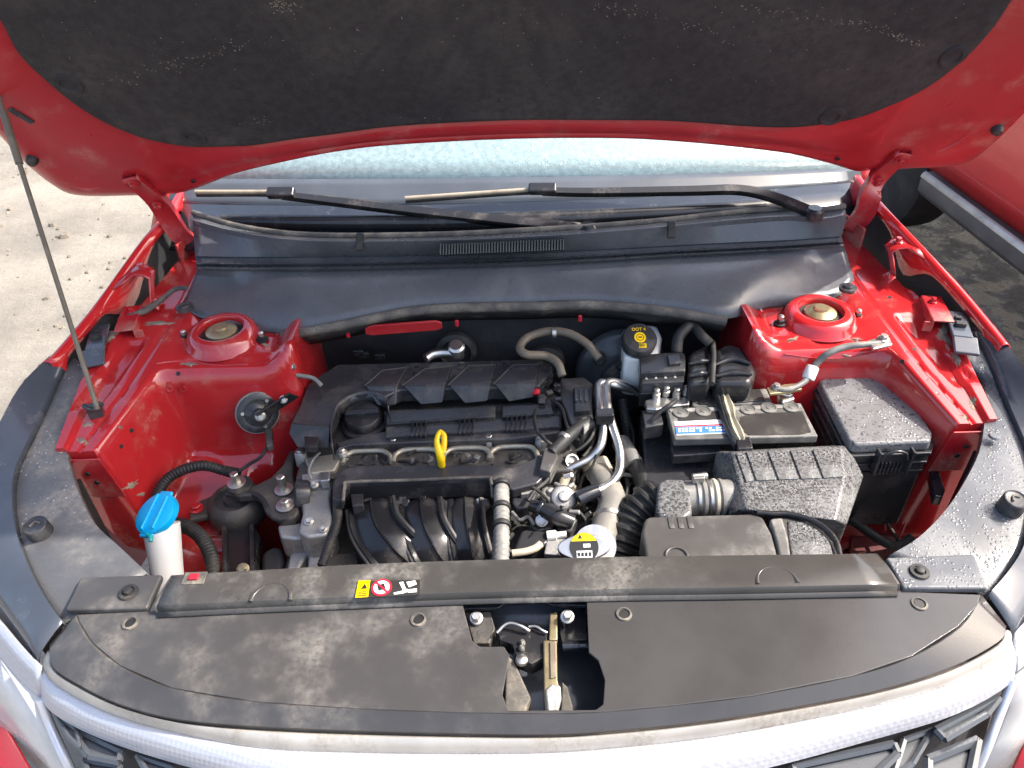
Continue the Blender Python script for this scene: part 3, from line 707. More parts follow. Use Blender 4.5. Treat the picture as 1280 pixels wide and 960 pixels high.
# ---- front: radiator strip, corner plates, grille cover
ST_b = [(217, 719), (320, 713), (440, 706), (540, 702), (640, 699), (780, 696), (930, 694), (1093, 692)]
ST_f = [(196, 757), (320, 751), (440, 746), (540, 742), (640, 739), (780, 736), (930, 734), (1122, 730)]
zs = .896
bk = PX(ST_b, zs); fr = PX(ST_f, zs)
B0 = cat_rom(bk, 5); F0 = cat_rom(fr, 5)
rows = [[p + V((0, .004, -.05)) for p in B0], [p + V((0, .002, -.004)) for p in B0], [p for p in B0]] + [[B0[j].lerp(F0[j], t) + V((0, 0, .003 * math.sin(math.pi * t))) for j in range(len(B0))] for t in (.1, .3, .5, .7, .9)] + [[p for p in F0], [p + V((0, -.003, -.004)) for p in F0], [p + V((0, -.004, -.009)) for p in F0], [p + V((0, -.010, -.0115)) for p in F0]]
st = grid('radiator_strip', rows, 'strip', car, solid=.003, angle=35); st['label'] = 'dusty black cover strip above the radiator'
# closed ends of the strip
for E, s in ((0, -1), (-1, 1)):
    prof = [r[E] for r in rows[1:-1]]
    vs, fs = prism_geo(prof, .003, axis=V((s, 0, 0))); raw('strip_end', vs, fs, 'strip', st)
# half-round pressings on the strip
for (px, py, z) in ((338, 752, .90), (972, 730, .90)):
    c = P(px, py, .8955); arc = [c + V((.026 * math.cos(t), .026 * math.sin(t), .001)) for t in [R(180 * i / 8) for i in range(9)]]
    tube('pressing', arc, .0028, 'strip', st, n=2, seg=8)
# red clip and frame
c = P(243, 723, .8990); box('clip_frame', c, (.030, .020, .003), 'rubber_dusty', st, bevel=.001); box('red_clip', c + V((0, 0, .003)), (.012, .009, .004), 'red_ink', st, bevel=.001)
# warning sticker
def sticker():
    o = P(485, 736, .8995); ex = (P(525, 733.5, .8995) - P(445, 738, .8995)).normalized(); ez = V((0, 0, 1)); ey = ez.cross(ex)
    q = Matrix((ex, ey, ez)).transposed()
    def at(px, py, dz=0): return P(px, py, .8990 + dz)
    pl = [at(444, 748), at(525, 744), at(525, 725), at(447, 727)]
    vs, fs = prism_geo([p + V((0, 0, .0006)) for p in pl], .0012); lb = raw('warning_sticker', vs, fs, 'sticker_plate', st)
    def poly(name, pts, m, dz):
        vs, fs = prism_geo([at(*p, dz) for p in pts], .0004); return raw(name, vs, fs, m, lb)
    poly('yellow_field', [(444, 747), (460, 746), (463, 725), (448, 726)], 'yellow', .0012)
    poly('warning_triangle', [(451, 736), (459, 735.5), (456, 729.5)], 'black_ink', .0017)
    for k in range(3): poly('warning_line', [(448, 739.5 + 2.3 * k), (458, 739 + 2.3 * k), (458.1, 740 + 2.3 * k), (448.1, 740.5 + 2.3 * k)], 'black_ink', .0017)
    c = at(477, 734.5, .0012)
    lathe('red_ring', [(.0135, 0), (.0135, .0005)], c, 'red_ink', lb, seg=32)
    lathe('white_disc', [(.0105, .0005), (.0105, .0009)], c, 'white_paint', lb, seg=32)
    box('hand_mark', c + V((0, 0, .0012)), (.009, .009, .0006), 'black_ink', lb, rot=rotz(20), bevel=.0)
    box('bar_mark', c + V((0, 0, .0016)), (.022, .0025, .0006), 'red_ink', lb, rot=rotz(-45), bevel=0)
    for (pts) in ([(492, 741), (503, 738.5), (505, 741.5), (493, 743)], [(499, 728), (504, 727), (507, 735), (503, 736)], [(508, 727.5), (519, 725.5), (521, 730), (511, 734)], [(508, 737), (521, 735.5), (521, 740), (510, 740.5)], [(503, 736.5), (509, 736), (509, 740), (504, 741)]):
        poly('fan_mark', pts, 'white_paint', .0012)
sticker()
# corner plates
CL = prism('corner_plate', [(100, 721), (203, 717), (184, 760), (80, 762)], .889, .012, 'panel_dusty', car, bevel=.004); CL['label'] = 'dusty left corner plate beside the radiator strip'
CR = prism('corner_plate', [(1107, 696), (1218, 692), (1236, 735), (1129, 735)], .889, .012, 'black_wet', car, bevel=.004); CR['label'] = 'wet right corner plate beside the radiator strip'
for c_, px, py in ((CL, 161, 741), (CR, 1149, 715)):
    lathe('push_clip', [(.013, 0), (.012, .003), (.008, .0032), (.0075, .0015), (.006, .0015), (.0055, .006), (.003, .007)], P(px, py, .8895), 'rubber', c_, seg=20)
# grille cover: flat panel with the latch opening
outline = [(96, 768), (320, 757.5), (577, 751), (590, 800), (600, 808), (630, 808), (637, 819), (628, 868), (635, 888), (745, 887), (754, 880), (756, 850), (748, 825), (736, 815), (733, 747), (930, 741), (1125, 739), (1226, 743),
           (1222, 757), (1198, 783), (1140, 820), (1066, 845), (940, 870), (850, 881), (760, 889.5), (690, 892), (575, 890.5), (450, 886), (320, 877), (215, 860), (150, 832), (115, 803), (99, 777)]
gcv = prism('grille_cover', outline, .882, .004, 'panel_dusty', car, bevel=.0012); gcv['label'] = 'flat black grille cover with the latch opening in its middle'
# wet half: the material mixes by place on the panel
for (px, py) in ((163, 779), (523, 775), (780, 768), (1149, 755)):
    h = lathe('fixing_hole', [(.0105, -.001), (.0100, .0022), (.0075, .0026), (.0068, .0008), (.0060, -.0005)], P(px, py, .882), 'rubber_dusty', gcv, seg=24)
    lathe('hole', [(.0066, .0006), (.006, .0012)], P(px, py, .882), 'black_ink', gcv, seg=20)
CRZ = [(96, 768), (99, 777), (115, 803), (150, 832), (215, 860), (320, 877), (450, 886), (575, 890.5), (690, 892), (760, 889.5), (850, 881), (940, 870), (1066, 845), (1140, 820), (1198, 783), (1226, 743)]
FRT = [(60, 800), (66, 833), (98, 855), (150, 880), (225, 899), (330, 908), (450, 913), (575, 916), (690, 917), (770, 912), (860, 903), (950, 890), (1088, 864), (1185, 835), (1248, 802), (1258, 783)]
FRT[0] = (62, 806)
LIP = [(50, 826), (58, 842), (90, 864), (142, 888), (218, 909), (325, 928), (450, 933), (575, 934.5), (690, 933), (770, 927), (860, 918), (950, 904), (1090, 876), (1190, 848), (1262, 810), (1268, 792)]
STR = [(49, 868), (62, 888), (100, 912), (160, 936), (240, 960), (340, 985), (450, 998), (575, 1004), (690, 1004), (780, 995), (870, 978), (960, 960), (1090, 925), (1195, 893), (1262, 855), (1268, 830)]
c0 = PX(CRZ, .8824); f0 = PX(FRT, .868); l0 = PX(LIP, .856); s0_ = PX(STR, .812)
cz = cat_rom(c0, 4); ft = cat_rom(f0, 4); lp = cat_rom(l0, 4); sp = cat_rom(s0_, 4)
rows = [[p + V((0, .003, -.003)) for p in cz], [cz[j].lerp(ft[j], .06) + V((0, 0, .0006)) for j in range(len(cz))], [cz[j].lerp(ft[j], .55) + V((0, 0, .000)) for j in range(len(cz))], ft, [p + V((0, 0, -.012)) for p in ft]]
sk = grid('cover_skirt', rows, 'panel_dusty', gcv, solid=.003, angle=40)
rows = [[ft[j].lerp(lp[j], t) + V((0, 0, -.008 + .006 * math.sin(math.pi * t))) for j in range(len(ft))] for t in (.04, .3, .6, .85, 1.0)]
rows.append([p + V((0, -.002, -.016)) for p in lp])
lipo = grid('silver_lip', rows, 'silver_lip', car, solid=.003, angle=50); lipo['label'] = 'dirty silver lip along the front edge'
rows = [[lp[j].lerp(sp[j], t) + V((0, -.003 * math.sin(math.pi * t), -.012 * (1 - t) + .006 * math.sin(math.pi * t))) for j in range(len(lp))] for t in (.03, .25, .5, .75, 1.0)]
rows.append([p + V((0, .012, -.004)) for p in sp])
MATS['dimple'] = None
def dimple():
    m = mat('dimple', (.50, .51, .55), .34, .35, var=.03)
    nt = m.node_tree; N = nt.nodes; L = nt.links; b = N['Principled BSDF']
    tc = N.new('ShaderNodeTexCoord'); mp = N.new('ShaderNodeMapping'); mp.inputs['Scale'].default_value = (1, 1.1, 1.1); mp.inputs['Rotation'].default_value = (0, 0, R(20))
    L.new(tc.outputs['Object'], mp.inputs[0]); vo = N.new('ShaderNodeTexVoronoi'); vo.inputs['Scale'].default_value = 150; vo.inputs['Randomness'].default_value = 0; L.new(mp.outputs[0], vo.inputs[0])
    bp = N.new('ShaderNodeBump'); bp.inputs['Strength'].default_value = .3; bp.inputs['Distance'].default_value = .002; L.new(vo.outputs['Distance'], bp.inputs['Height']); L.new(bp.outputs[0], b.inputs['Normal'])
dimple()
ds = grid('dimpled_strip', rows, 'dimple', car, solid=.003, angle=50); ds['label'] = 'silver dimpled strip across the top of the grille'
# outer dimpled strips over the headlamps
for s, a_, b2, lb in ((-1, [(-30, 745), (0, 778), (25, 808), (50, 834)], [(-40, 778), (0, 822), (25, 850), (49, 872)], 'left'), (1, [(1335, 715), (1310, 745), (1288, 772), (1269, 792)], [(1345, 760), (1320, 795), (1292, 822), (1269, 842)], 'right')):
    A = cat_rom(PX(a_, .853), 4); B2 = cat_rom(PX(b2, .815), 4)
    rows = [[A[j].lerp(B2[j], t) for j in range(len(A))] for t in (0, .5, 1)] + [[p + V((0, .02, -.004)) for p in B2]]
    e = grid('dimpled_strip', rows, 'dimple', car, solid=.003); e['label'] = lb + ' end of the dimpled strip, above the headlamp'
# headlamp faces and bumper corners
hl = [[P(-60, 790, .812), P(0, 824, .812), P(50, 874, .812)], [P(-60, 850, .76), P(10, 880, .76), P(62, 925, .76)], [P(-40, 880, .72), P(30, 925, .72), P(90, 965, .72)], [P(-20, 900, .66), P(70, 980, .66), P(120, 1020, .66)]]
h = grid('headlamp', hl, 'lens', car, solid=.004); h['label'] = 'pale left headlamp edge at the grille corner'
tube('lamp_bezel', [P(50, 874, .814), P(62, 905, .78), P(80, 945, .75), P(100, 985, .70)], .006, 'silver_strip', h, seg=8)
hr = [[P(1269, 845, .812), P(1300, 822, .812), P(1345, 790, .812)], [P(1262, 885, .76), P(1300, 870, .76), P(1350, 840, .76)], [P(1245, 930, .72), P(1290, 905, .72), P(1350, 880, .72)], [P(1215, 985, .66), P(1270, 960, .66), P(1350, 910, .66)]]
h = grid('headlamp', hr, 'lens', car, solid=.004); h['label'] = 'pale right headlamp edge at the grille corner'
tube('lamp_bezel', [P(1266, 850, .814), P(1250, 890, .78), P(1235, 930, .75), P(1215, 975, .70)], .006, 'silver_strip', h, seg=8)
bmp = raw('bumper_corner', [P(-80, 830, .76), P(0, 893, .72), P(42, 965, .70), P(30, 1020, .60), P(-120, 1000, .60)], [(0, 1, 2, 3, 4)], 'red_clean', car, solid=.004); bmp['label'] = 'red bumper corner below the left headlamp'
bmp2 = raw('bumper_corner', [P(1350, 860, .72), P(1285, 925, .70), P(1262, 975, .66), P(1300, 1030, .60), P(1400, 1000, .60)], [(0, 1, 2, 3, 4)], 'red_clean', car, solid=.004); bmp2['label'] = 'red bumper corner below the right headlamp'
# grille: dark frames in a dark mouth
gr = grid('grille', [[V((-.62 + 1.24 * j / 12, interp(abs(-.62 + 1.24 * j / 12), [(0, .44), (.3, .455), (.5, .50), (.62, .58)]) - .01 - .02 * i, .82 - .07 * i)) for j in range(13)] for i in range(5)], 'firewall', car, solid=.004); gr['label'] = 'dark front grille of angled frames'
def frame(pts, z, r=.006):
    q = PX(pts, z); q.append(q[0]); q.append(q[1])
    g = [tube_geo([q[i], q[i + 1]], r, n=1, seg=6) for i in range(len(q) - 2)]
    vs, fs = merge(*g); raw('grille_frame', vs, fs, 'grille', gr, bevel=0)
    vs, fs = prism_geo([p + V((0, 0, -.004)) for p in PX(pts, z)], .004); raw('grille_facet', vs, fs, 'grille', gr, bevel=.001)
frame([(70, 893), (95, 911), (100, 935), (85, 920)], .805, .003)
frame([(98, 912), (152, 938), (148, 952), (112, 945), (100, 930)], .80, .005)
frame([(105, 950), (150, 957), (140, 990), (118, 985)], .79, .004)
frame([(172, 944), (215, 958), (235, 990), (195, 985)], .80, .004)
frame([(990, 958), (1117, 930), (1122, 942), (1095, 968), (1000, 985)], .80, .005)
frame([(1130, 925), (1165, 912), (1140, 955), (1115, 972)], .79, .004)
frame([(1170, 913), (1248, 872), (1232, 893), (1180, 924)], .80, .005)
frame([(1160, 950), (1222, 925), (1212, 975), (1160, 990)], .79, .006)
# front structure hidden under the covers: closes the bay
box('radiator', (0, .655, .60), (.92, .035, .48), 'firewall', car, bevel=.004)
box('bay_floor', (0, .95, .30), (1.5, .72, .02), 'firewall', car, bevel=.004)
for s in (-1, 1):
    vs, fs = grid_geo([[V((s * .72, y, z)) for z in (.86, .6, .3)] for y in (.66, .8, .89)]); raw('lamp_carrier', vs, fs, 'firewall', car, solid=.004)
box('bumper_beam', (0, .56, .60), (1.1, .05, .30), 'firewall', car, bevel=.01)
# latch in the opening
lt = thing('bonnet_latch', 'dark metal bonnet latch with tan hook in the cover opening', 'latch', P(690, 830, .80))
pan = grid('latch_pan', [[P(600, 755, .845), P(650, 755, .845), P(700, 752, .845), P(760, 750, .845)], [P(600, 800, .80), P(650, 800, .80), P(700, 800, .80), P(775, 800, .80)], [P(600, 850, .79), P(650, 850, .79), P(700, 850, .79), P(790, 850, .79)], [P(600, 925, .79), P(650, 925, .79), P(700, 925, .79), P(790, 925, .79)]], 'band', lt, solid=.003)  # lighter trim colour stands in for sunlight on the pan
prism('side_gusset', [(632, 818), (642, 824), (664, 872), (652, 900), (630, 900)], .86, .05, 'rubber_dusty', lt, bevel=.003)
prism('side_gusset', [(702, 850), (710, 858), (719, 890), (700, 900)], .84, .03, 'rubber_dusty', lt, bevel=.003)
prism('top_bar', [(577, 752), (735, 747), (735, 757), (690, 756), (680, 752), (632, 754), (622, 760), (579, 761)], .868, .006, 'trim', lt, bevel=.001)
prism('left_plate', [(580, 765), (613, 764), (619, 785), (612, 804), (592, 804)], .86, .03, 'cast_dark', lt, bevel=.002)
prism('right_plate', [(688, 764), (733, 762), (735, 800), (702, 802), (697, 775)], .85, .02, 'black_gloss', lt, bevel=.002)
prism('latch_body', [(622, 788), (640, 778), (663, 784), (684, 792), (684, 820), (664, 830), (645, 822), (640, 805), (624, 800)], .862, .025, 'black_gloss', lt, bevel=.002)
tube('wire_spring', [P(621, 791, .868), P(631, 781, .872), P(640, 779, .873), P(652, 783, .872), P(662, 789, .868)], .0022, 'steel', lt, seg=8)
tube('wire_spring', [P(661, 783, .868), P(670, 783, .869), P(678, 788, .868), P(684, 791, .866)], .0018, 'steel', lt, seg=8)
for (px, py, r) in ((653, 804, .004), (652, 811, .004), (652, 826, .008)): lathe('rivet', [(r, 0), (r * .9, .004), (r * .5, .006)], P(px, py, .863), 'steel', lt, seg=14)
# hook lever: folded channel
hk = [(688, 764, .868), (688, 790, .868), (688, 800, .868)]
prism('hook_lever', [(679, 800), (696, 800), (697, 850), (700, 862), (696, 888), (682, 890), (680, 860)], .868, .018, 'gold', lt, bevel=.002)
prism('lever_web', [(687, 802), (695, 802), (695.5, 846), (688, 848)], .8705, .003, 'brown_hose', lt, bevel=.001)
prism('lever_neck', [(687, 766), (697, 764), (697, 800), (686, 800)], .862, .012, 'gold', lt, bevel=.002)
prism('hook_tip', [(681, 862), (690, 853), (701, 856), (702, 872), (698, 888), (684, 889)], .873, .008, 'cast', lt, bevel=.003)
for (px, py) in ((595, 773), (709, 771)):
    bolt(lt, P(px, py, .865), .006, (0, -.4, 1), h=.012)
lathe('cable_barrel', [(.006, 0), (.006, .02), (.0045, .021), (.0045, .045)], P(703, 808, .855), 'trim', lt, axis=(1, 0, 0), seg=14)
lathe('cable_barrel', [(.006, 0), (.006, .015), (.004, .016), (.004, .03)], P(588, 792, .852), 'trim', lt, axis=(1, 0, -.1), seg=14)

# ================================================================ prop rod (held in its socket, holding the bonnet)
rod = thing('prop_rod', 'thin dark prop rod holding up the bonnet, left side', 'prop rod', P(122, 512, .93))
a = P(122, 512, .945); top = HP(*hxy((2, 130)), .012)
top = PL(0, 128, HO + HN * .02, HN)
tube('rod', [a, a.lerp(top, .5), top, top + (top - a) * .05], .0040, 'brown_hose', rod, seg=10)
tube('rod_grip', [a.lerp(top, .80), a.lerp(top, .97)], .0062, 'brown_hose', rod, seg=10, n=1)
g = merge(box_geo(P(119, 513, .925), (.022, .016, .022), rotz(20)), tube_geo([P(104, 506, .945), P(110, 511, .94), P(118, 511, .937), P(128, 505, .945)], .004, seg=8))
raw('socket_clip', *g, 'black', rod, bevel=.001)

# ================================================================ engine
mat('tan_cast', (.42, .39, .32), .5, .7, dirt=((.14, .11, .08), .3, 22), bump=(200, .4))
eng = thing('engine', 'black-covered engine filling the left half of the bay', 'engine', (-.15, .98, .35))
box('block', (-.15, .955, .53), (.50, .34, .40), 'cast_dark', eng, bevel=.01)
box('cylinder_head', (-.155, 1.03, .765), (.47, .21, .09), 'cast_dark', eng, bevel=.006)
ZC = .864
cov = prism('engine_cover', [(422, 455), (640, 449), (672, 448), (688, 454), (692, 462), (674, 482), (640, 484), (500, 487), (480, 496), (462, 490), (440, 494), (424, 505), (413, 533), (364, 528), (376, 503), (383, 483), (400, 468)], ZC, .03, 'black', eng, bevel=.004)
def slab(BL, BR, FR, FL, fFR, fFL):
    zt = ZC + .007; zl = ZC - .020
    top = [P(*BL, zt), P(*BR, zt), P(*FR, zt), P(*FL, zt)]
    low = [P(*BL, zt) + V((0, 0, -.010)), P(*BR, zt) + V((0, 0, -.010)), P(*fFR, zl), P(*fFL, zl)]
    lowb = [low[0] + V((0, 0, 0)), low[1], low[2], low[3]]
    raw('cover_rib', top + lowb, [(0, 1, 2, 3), (3, 2, 6, 7), (2, 1, 5, 6), (0, 3, 7, 4), (1, 0, 4, 5), (7, 6, 5, 4)], 'black', cov, bevel=.0025)
slab((478, 463), (509, 459), (496, 483), (456, 482), (495, 507), (472, 508))
slab((531, 461), (565, 458), (555.5, 483), (503, 482), (553, 504), (526, 506.5))
slab((586, 457), (620, 456), (612, 482.5), (560, 481.5), (609.5, 502), (581, 505))
slab((641, 456), (675, 455), (669, 481), (617, 480), (667, 497), (636, 503))
vs = PX([(364, 529, ZC), (412, 533, ZC), (411, 560, ZC - .022), (372, 560, ZC - .022), (361, 543, ZC - .012)])
raw('cover_nose', vs + [p + V((0, .03, -.004)) for p in vs], [(0, 1, 2, 3, 4), (9, 8, 7, 6, 5), (0, 5, 6, 1), (1, 6, 7, 2), (2, 7, 8, 3), (3, 8, 9, 4), (4, 9, 5, 0)], 'black', cov, bevel=.002)
# bevel highlights on the raised ribs, added as thin paler tubes
for BL, BR, FL, fFL in (((478, 463), (509, 459), (456, 482), (472, 508)), ((531, 461), (565, 458), (503, 482), (526, 506.5)), ((586, 457), (620, 456), (560, 481.5), (581, 505)), ((641, 456), (675, 455), (617, 480), (636, 503))):
    tube('rib_highlight', [P(*FL, ZC + .0072), P(*BL, ZC + .0072), P(*BR, ZC + .0072)],       .0013, 'snorkel', cov, n=1, seg=6)
# curved recess wall beside the filler cap
arc = cat_rom(PX([(414, 556), (413, 530), (422, 503), (440, 492), (462, 488), (482, 496), (486, 508)], ZC + .002), 5)
grid('filler_recess', [arc, [p + V((0, -.006, -.03)) for p in arc]], 'black', cov, solid=.002)
prism('cover_window', [(380, 545), (399, 546), (396, 559), (381, 559)], ZC - .004, .012, 'black_gloss', cov, bevel=.001)
for px, py in ((521, 459), (576, 456), (632, 455)): lathe('cover_dimple', [(.005, 0), (.0035, .001)], P(px, py, ZC), 'black_gloss', cov, seg=12)
# filler cap
c = P(454, 522, .835)
cap = lathe('oil_cap', [(.033, -.02), (.034, -.004), (.034, .006), (.031, .010), (.024, .011)], c, 'black_gloss', eng, seg=32, axis=V((0, -.12, 1)))
box('cap_grip', c + V((0, -.002, .013)), (.060, .012, .010), 'black_gloss', cap, rot=rotz(4), bevel=.003)
lathe('cap_rim', [(.040, -.022), (.040, -.014), (.035, -.012)], c, 'black', eng, seg=32)
# coil rail in front of the cover
rail = prism('cam_cover', [(478, 512), (700, 500), (706, 512), (700, 540), (640, 548), (440, 556), (424, 560), (418, 552), (482, 538)], .830, .03, 'black', eng, bevel=.004)
prism('coil_rail', [(482, 513), (620, 507), (619, 520), (482, 530)], .845, .02, 'black_gloss', rail, bevel=.003)
prism('coil_rail', [(627, 507), (690, 503), (692, 516), (627, 521)], .845, .02, 'black_gloss', rail, bevel=.003)
prism('coil_step', [(482, 531), (700, 519), (700, 533), (482, 546)], .838, .012, 'black', rail, bevel=.002)
for px in (516, 521.5, 527, 532.5, 575.5, 581, 586.5, 592, 634, 640, 646, 652, 658):
    a = P(px, 529.5 - (px - 482) * .055, .842); b_ = P(px - .8, 549 - (px - 482) * .055, .834); v = b_ - a
    box('coil_fin', (a + b_) / 2, (.0028, v.length, .010), 'black_gloss', rail, rot=Matrix((V((1, 0, 0)), v.normalized(), V((1, 0, 0)).cross(v).normalized())).transposed(), bevel=.0006)
for px, py in ((492, 552), (611, 548), (676, 549), (375, 566), (427, 565), (553, 549)):
    bolt(eng, P(px, py, .824), .006, h=.006)
    lathe('bolt_boss', [(.011, -.025), (.010, -.002), (.0085, 0)], P(px, py, .824), 'cast', eng, seg=16)
# wavy silver edge of the head
def wav(px): return 561 - (px - 430) * .022
edge = []
for i in range(46):
    px = 405 + (640 - 405) * i / 45; ph = (px - 415) / 62.0
    edge.append((px, wav(px) + 9 + 7 * math.cos(2 * math.pi * ph) if True else 0))
prism('head_plate', [(384, 570), (440, 563), (640, 553), (650, 566), (640, 586), (430, 588), (384, 592)], .806, .03, 'cast_dark', eng, bevel=.003)
for k, cxp in enumerate((461, 524, 586, 644)):
    dy_ = -(cxp - 461) * .03
    tube('head_arch', PX([(cxp - 33, 580 + dy_), (cxp - 30, 571 + dy_), (cxp - 20, 565 + dy_), (cxp, 563.5 + dy_), (cxp + 17, 564 + dy_), (cxp + 25, 569 + dy_), (cxp + 29, 578 + dy_)], .815), .0048, 'tan_cast', eng, seg=10)
prism('oil_gallery', [(380, 572), (418, 566), (426, 574), (418, 588), (388, 592)], .818, .02, 'tan_cast', eng, bevel=.004)
for cxp in (465, 527, 590):
    for k in range(7):
        px = cxp + random.uniform(-16, 16); py = 578 - (cxp - 430) * .02 + random.uniform(-4, 5)
        box('injector_clip', P(px, py, .805), (random.uniform(.006, .014), .012, .012), random.choice(['black_gloss', 'cast_dark', 'loom_grey']), eng, rot=rotz(random.uniform(-40, 40)), bevel=.002)
# dipstick
ds_c = PX([(545, 572, .85), (545, 556, .862), (545, 545, .872), (549, 540, .875), (554, 543, .872), (555, 556, .862), (555, 566, .855)])
dip = tube('dipstick', [P(552, 580, .835), P(551, 572, .85), P(548, 562, .862), P(546, 550, .872), P(550, 540, .877), P(555, 545, .873), P(555, 557, .864), P(554, 566, .856)], [.006, .007, .0065, .0045, .004, .0045, .005, .0045], 'yellow', eng, seg=12)
dip['label'] = 'yellow dipstick loop handle'
tube('dipstick_tube', [P(552, 579, .837), P(553, 592, .80)], .006, 'yellow', eng, seg=10, n=1)
# intake manifold: top bar and runners
ZM = .828
man = prism('intake_manifold', [(416, 600), (426, 588), (441, 581), (620, 581), (640, 584), (668, 572), (688, 557), (700, 556), (690, 586), (672, 604), (640, 612), (612, 598), (436, 604), (430, 612), (428, 626), (415, 624)], ZM, .022, 'black_dusty' if False else 'black', eng, bevel=.004)
vs = PX([(431, 604, ZM - .002), (612, 598, ZM - .002), (615, 622, ZM - .038), (457, 623, ZM - .034), (430, 628, ZM - .034)])
raw('manifold_face', vs + [p + V((0, .02, 0)) for p in vs], [(0, 1, 2, 3, 4), (9, 8, 7, 6, 5), (0, 5, 6, 1), (1, 6, 7, 2), (2, 7, 8, 3), (3, 8, 9, 4), (4, 9, 5, 0)], 'black_gloss', man, bevel=.003)
tube('manifold_rim', PX([(429, 626), (431, 608), (438, 602.5), (520, 600), (605, 596.5), (613, 600), (616, 622)], ZM + .001), .0028, 'rubber_dusty', man, n=4, seg=8)
def runner(top, bot, w0, w1):
    pts = cat_rom([P(*q) for q in [(*top, ZM - .03), (top[0] + (bot[0] - top[0]) * .10, top[1] + (bot[1] - top[1]) * .33, ZM - .035), (top[0] + (bot[0] - top[0]) * .48, top[1] + (bot[1] - top[1]) * .68, ZM - .05), (*bot, ZM - .08)]], 5); rows = []
    for i, p in enumerate(pts):
        t = i / (len(pts) - 1); w = w0 + (w1 - w0) * t
        tg = (pts[min(i + 1, len(pts) - 1)] - pts[max(i - 1, 0)]).normalized(); sd = tg.cross(V((0, -.55, .83))).normalized(); n = sd.cross(tg); n = n if n.z > 0 else -n
        sd = sd if sd.x > 0 else -sd
        rows.append([p + sd * w * u + n * h for u, h in ((-1, -.030), (-.98, -.004), (-.86, .003), (-.70, -.003), (-.4, .003), (0, .006), (.06, .0095), (.12, .006), (.45, .003), (.72, -.003), (.86, .003), (.98, -.004), (1, -.030))])
    rn = grid('intake_runner', rows, 'black_gloss', man, solid=.002, angle=40)
    for k in (1, 11):
        e = [r[k] + V((0, 0, .001)) for r in rows]; tube('runner_shine', e[::5] + [e[-1]], .0035, 'snorkel', rn, n=4, seg=8)  # paler tubes paint the wet shine along the runner edges
for u_ in (): pass
runner((462, 628), (518, 712), .040, .044)
runner((524, 626), (560, 712), .036, .040)
runner((580, 624), (594, 712), .030, .032)
prism('map_sensor', [(438, 617), (454, 616), (454, 632), (440, 633)], .812, .02, 'black', man, bevel=.002)
for px in (499, 552, 606):
    lathe('manifold_stud', [(.009, -.02), (.009, .003), (.005, .008)], P(px, 630, .79), 'cast_dark', man, axis=(0, -.6, .8), seg=14)
for k in range(10):
    px = random.uniform(455, 610); box('injector_body', P(px, 628 + random.uniform(-3, 5), .788), (.012, .014, .02), random.choice(['black', 'cast_dark', 'cast', 'black_gloss']), eng, rot=rot3(20, 0, random.uniform(-30, 30)), bevel=.002)
# side casting of the engine (timing case, pump bracket)
prism('timing_case', [(380, 572), (404, 572), (420, 584), (416, 600), (412, 622), (416, 650), (408, 668), (384, 672), (372, 664), (378, 640), (372, 610), (374, 588)], .80, .10, 'cast', eng, bevel=.006)
prism('case_lug', [(346, 655), (380, 652), (392, 668), (372, 674), (350, 672)], .78, .05, 'cast', eng, bevel=.006)
prism('case_block', [(376, 592), (402, 590), (404, 600), (378, 604)], .815, .03, 'cast', eng, bevel=.004)
prism('case_tab', [(399, 590), (412, 589), (412, 600), (400, 601)], .822, .02, 'alu', eng, bevel=.002)
lathe('idler_pulley', [(.022, -.012), (.024, -.008), (.024, .010), (.020, .013), (.008, .014)], P(378, 618, .80), 'black', eng, axis=(-1, -.2, .2), seg=24)
for (px, py, z, r) in ((393, 606, .816, .0045), (386, 652, .802, .005), (404, 662, .802, .004)): bolt(eng, P(px, py, z), r, (.1, -.4, .9))
prism('alternator', [(326, 690), (342, 680), (354, 684), (356, 700), (350, 716), (326, 716)], .72, .08, 'cast_dark', eng, bevel=.01)
prism('tensioner_arm', [(362, 694), (376, 678), (388, 676), (386, 690), (372, 712), (358, 712)], .745, .03, 'cast', eng, bevel=.005)
prism('tensioner_rib', [(386, 684), (398, 676), (404, 688), (396, 716), (384, 716)], .75, .03, 'cast', eng, bevel=.004)
prism('bracket_shelf', [(402, 694), (444, 690), (448, 702), (440, 716), (400, 716)], .745, .015, 'cast_dark', eng, bevel=.002)
# transmission end, dark lump below the pipes
box('gearbox', (.17, .93, .56), (.26, .30, .22), 'cast_dark', eng, bevel=.03)
prism('thermostat_housing', [(690, 570), (712, 562), (724, 580), (714, 612), (694, 630), (672, 622), (680, 596)], .775, .06, 'cast', eng, bevel=.008)
tube('solenoid', PX([(664, 632, .815), (680, 637, .818), (698, 646, .815), (716, 653, .808)]), [.010, .013, .0145, .012], 'black_gloss', eng, seg=14)
lathe('solenoid_ring', [(.015, -.003), (.0155, -.002), (.0155, .002), (.015, .003)], P(676, 636, .817), 'trim', eng, axis=(.8, -.45, -.1), seg=18)
prism('throttle_motor', [(690, 640), (712, 634), (724, 648), (714, 664), (696, 662)], .792, .04, 'black', eng, bevel=.006)
lathe('pump_cover', [(.019, -.02), (.019, .002), (.015, .005), (.010, .005), (.008, .011), (.004, .012)], P(704, 622, .812), 'cast', eng, axis=(.1, -.5, .9), seg=20)
lathe('pump_bead', [(.021, -.006), (.0215, -.003), (.021, .0)], P(704, 622, .812), 'black', eng, axis=(.1, -.5, .9), seg=20)
prism('throttle_body', [(664, 640), (684, 636), (692, 646), (690, 660), (672, 664), (662, 656)], .795, .05, 'cast_dark', eng, bevel=.004)
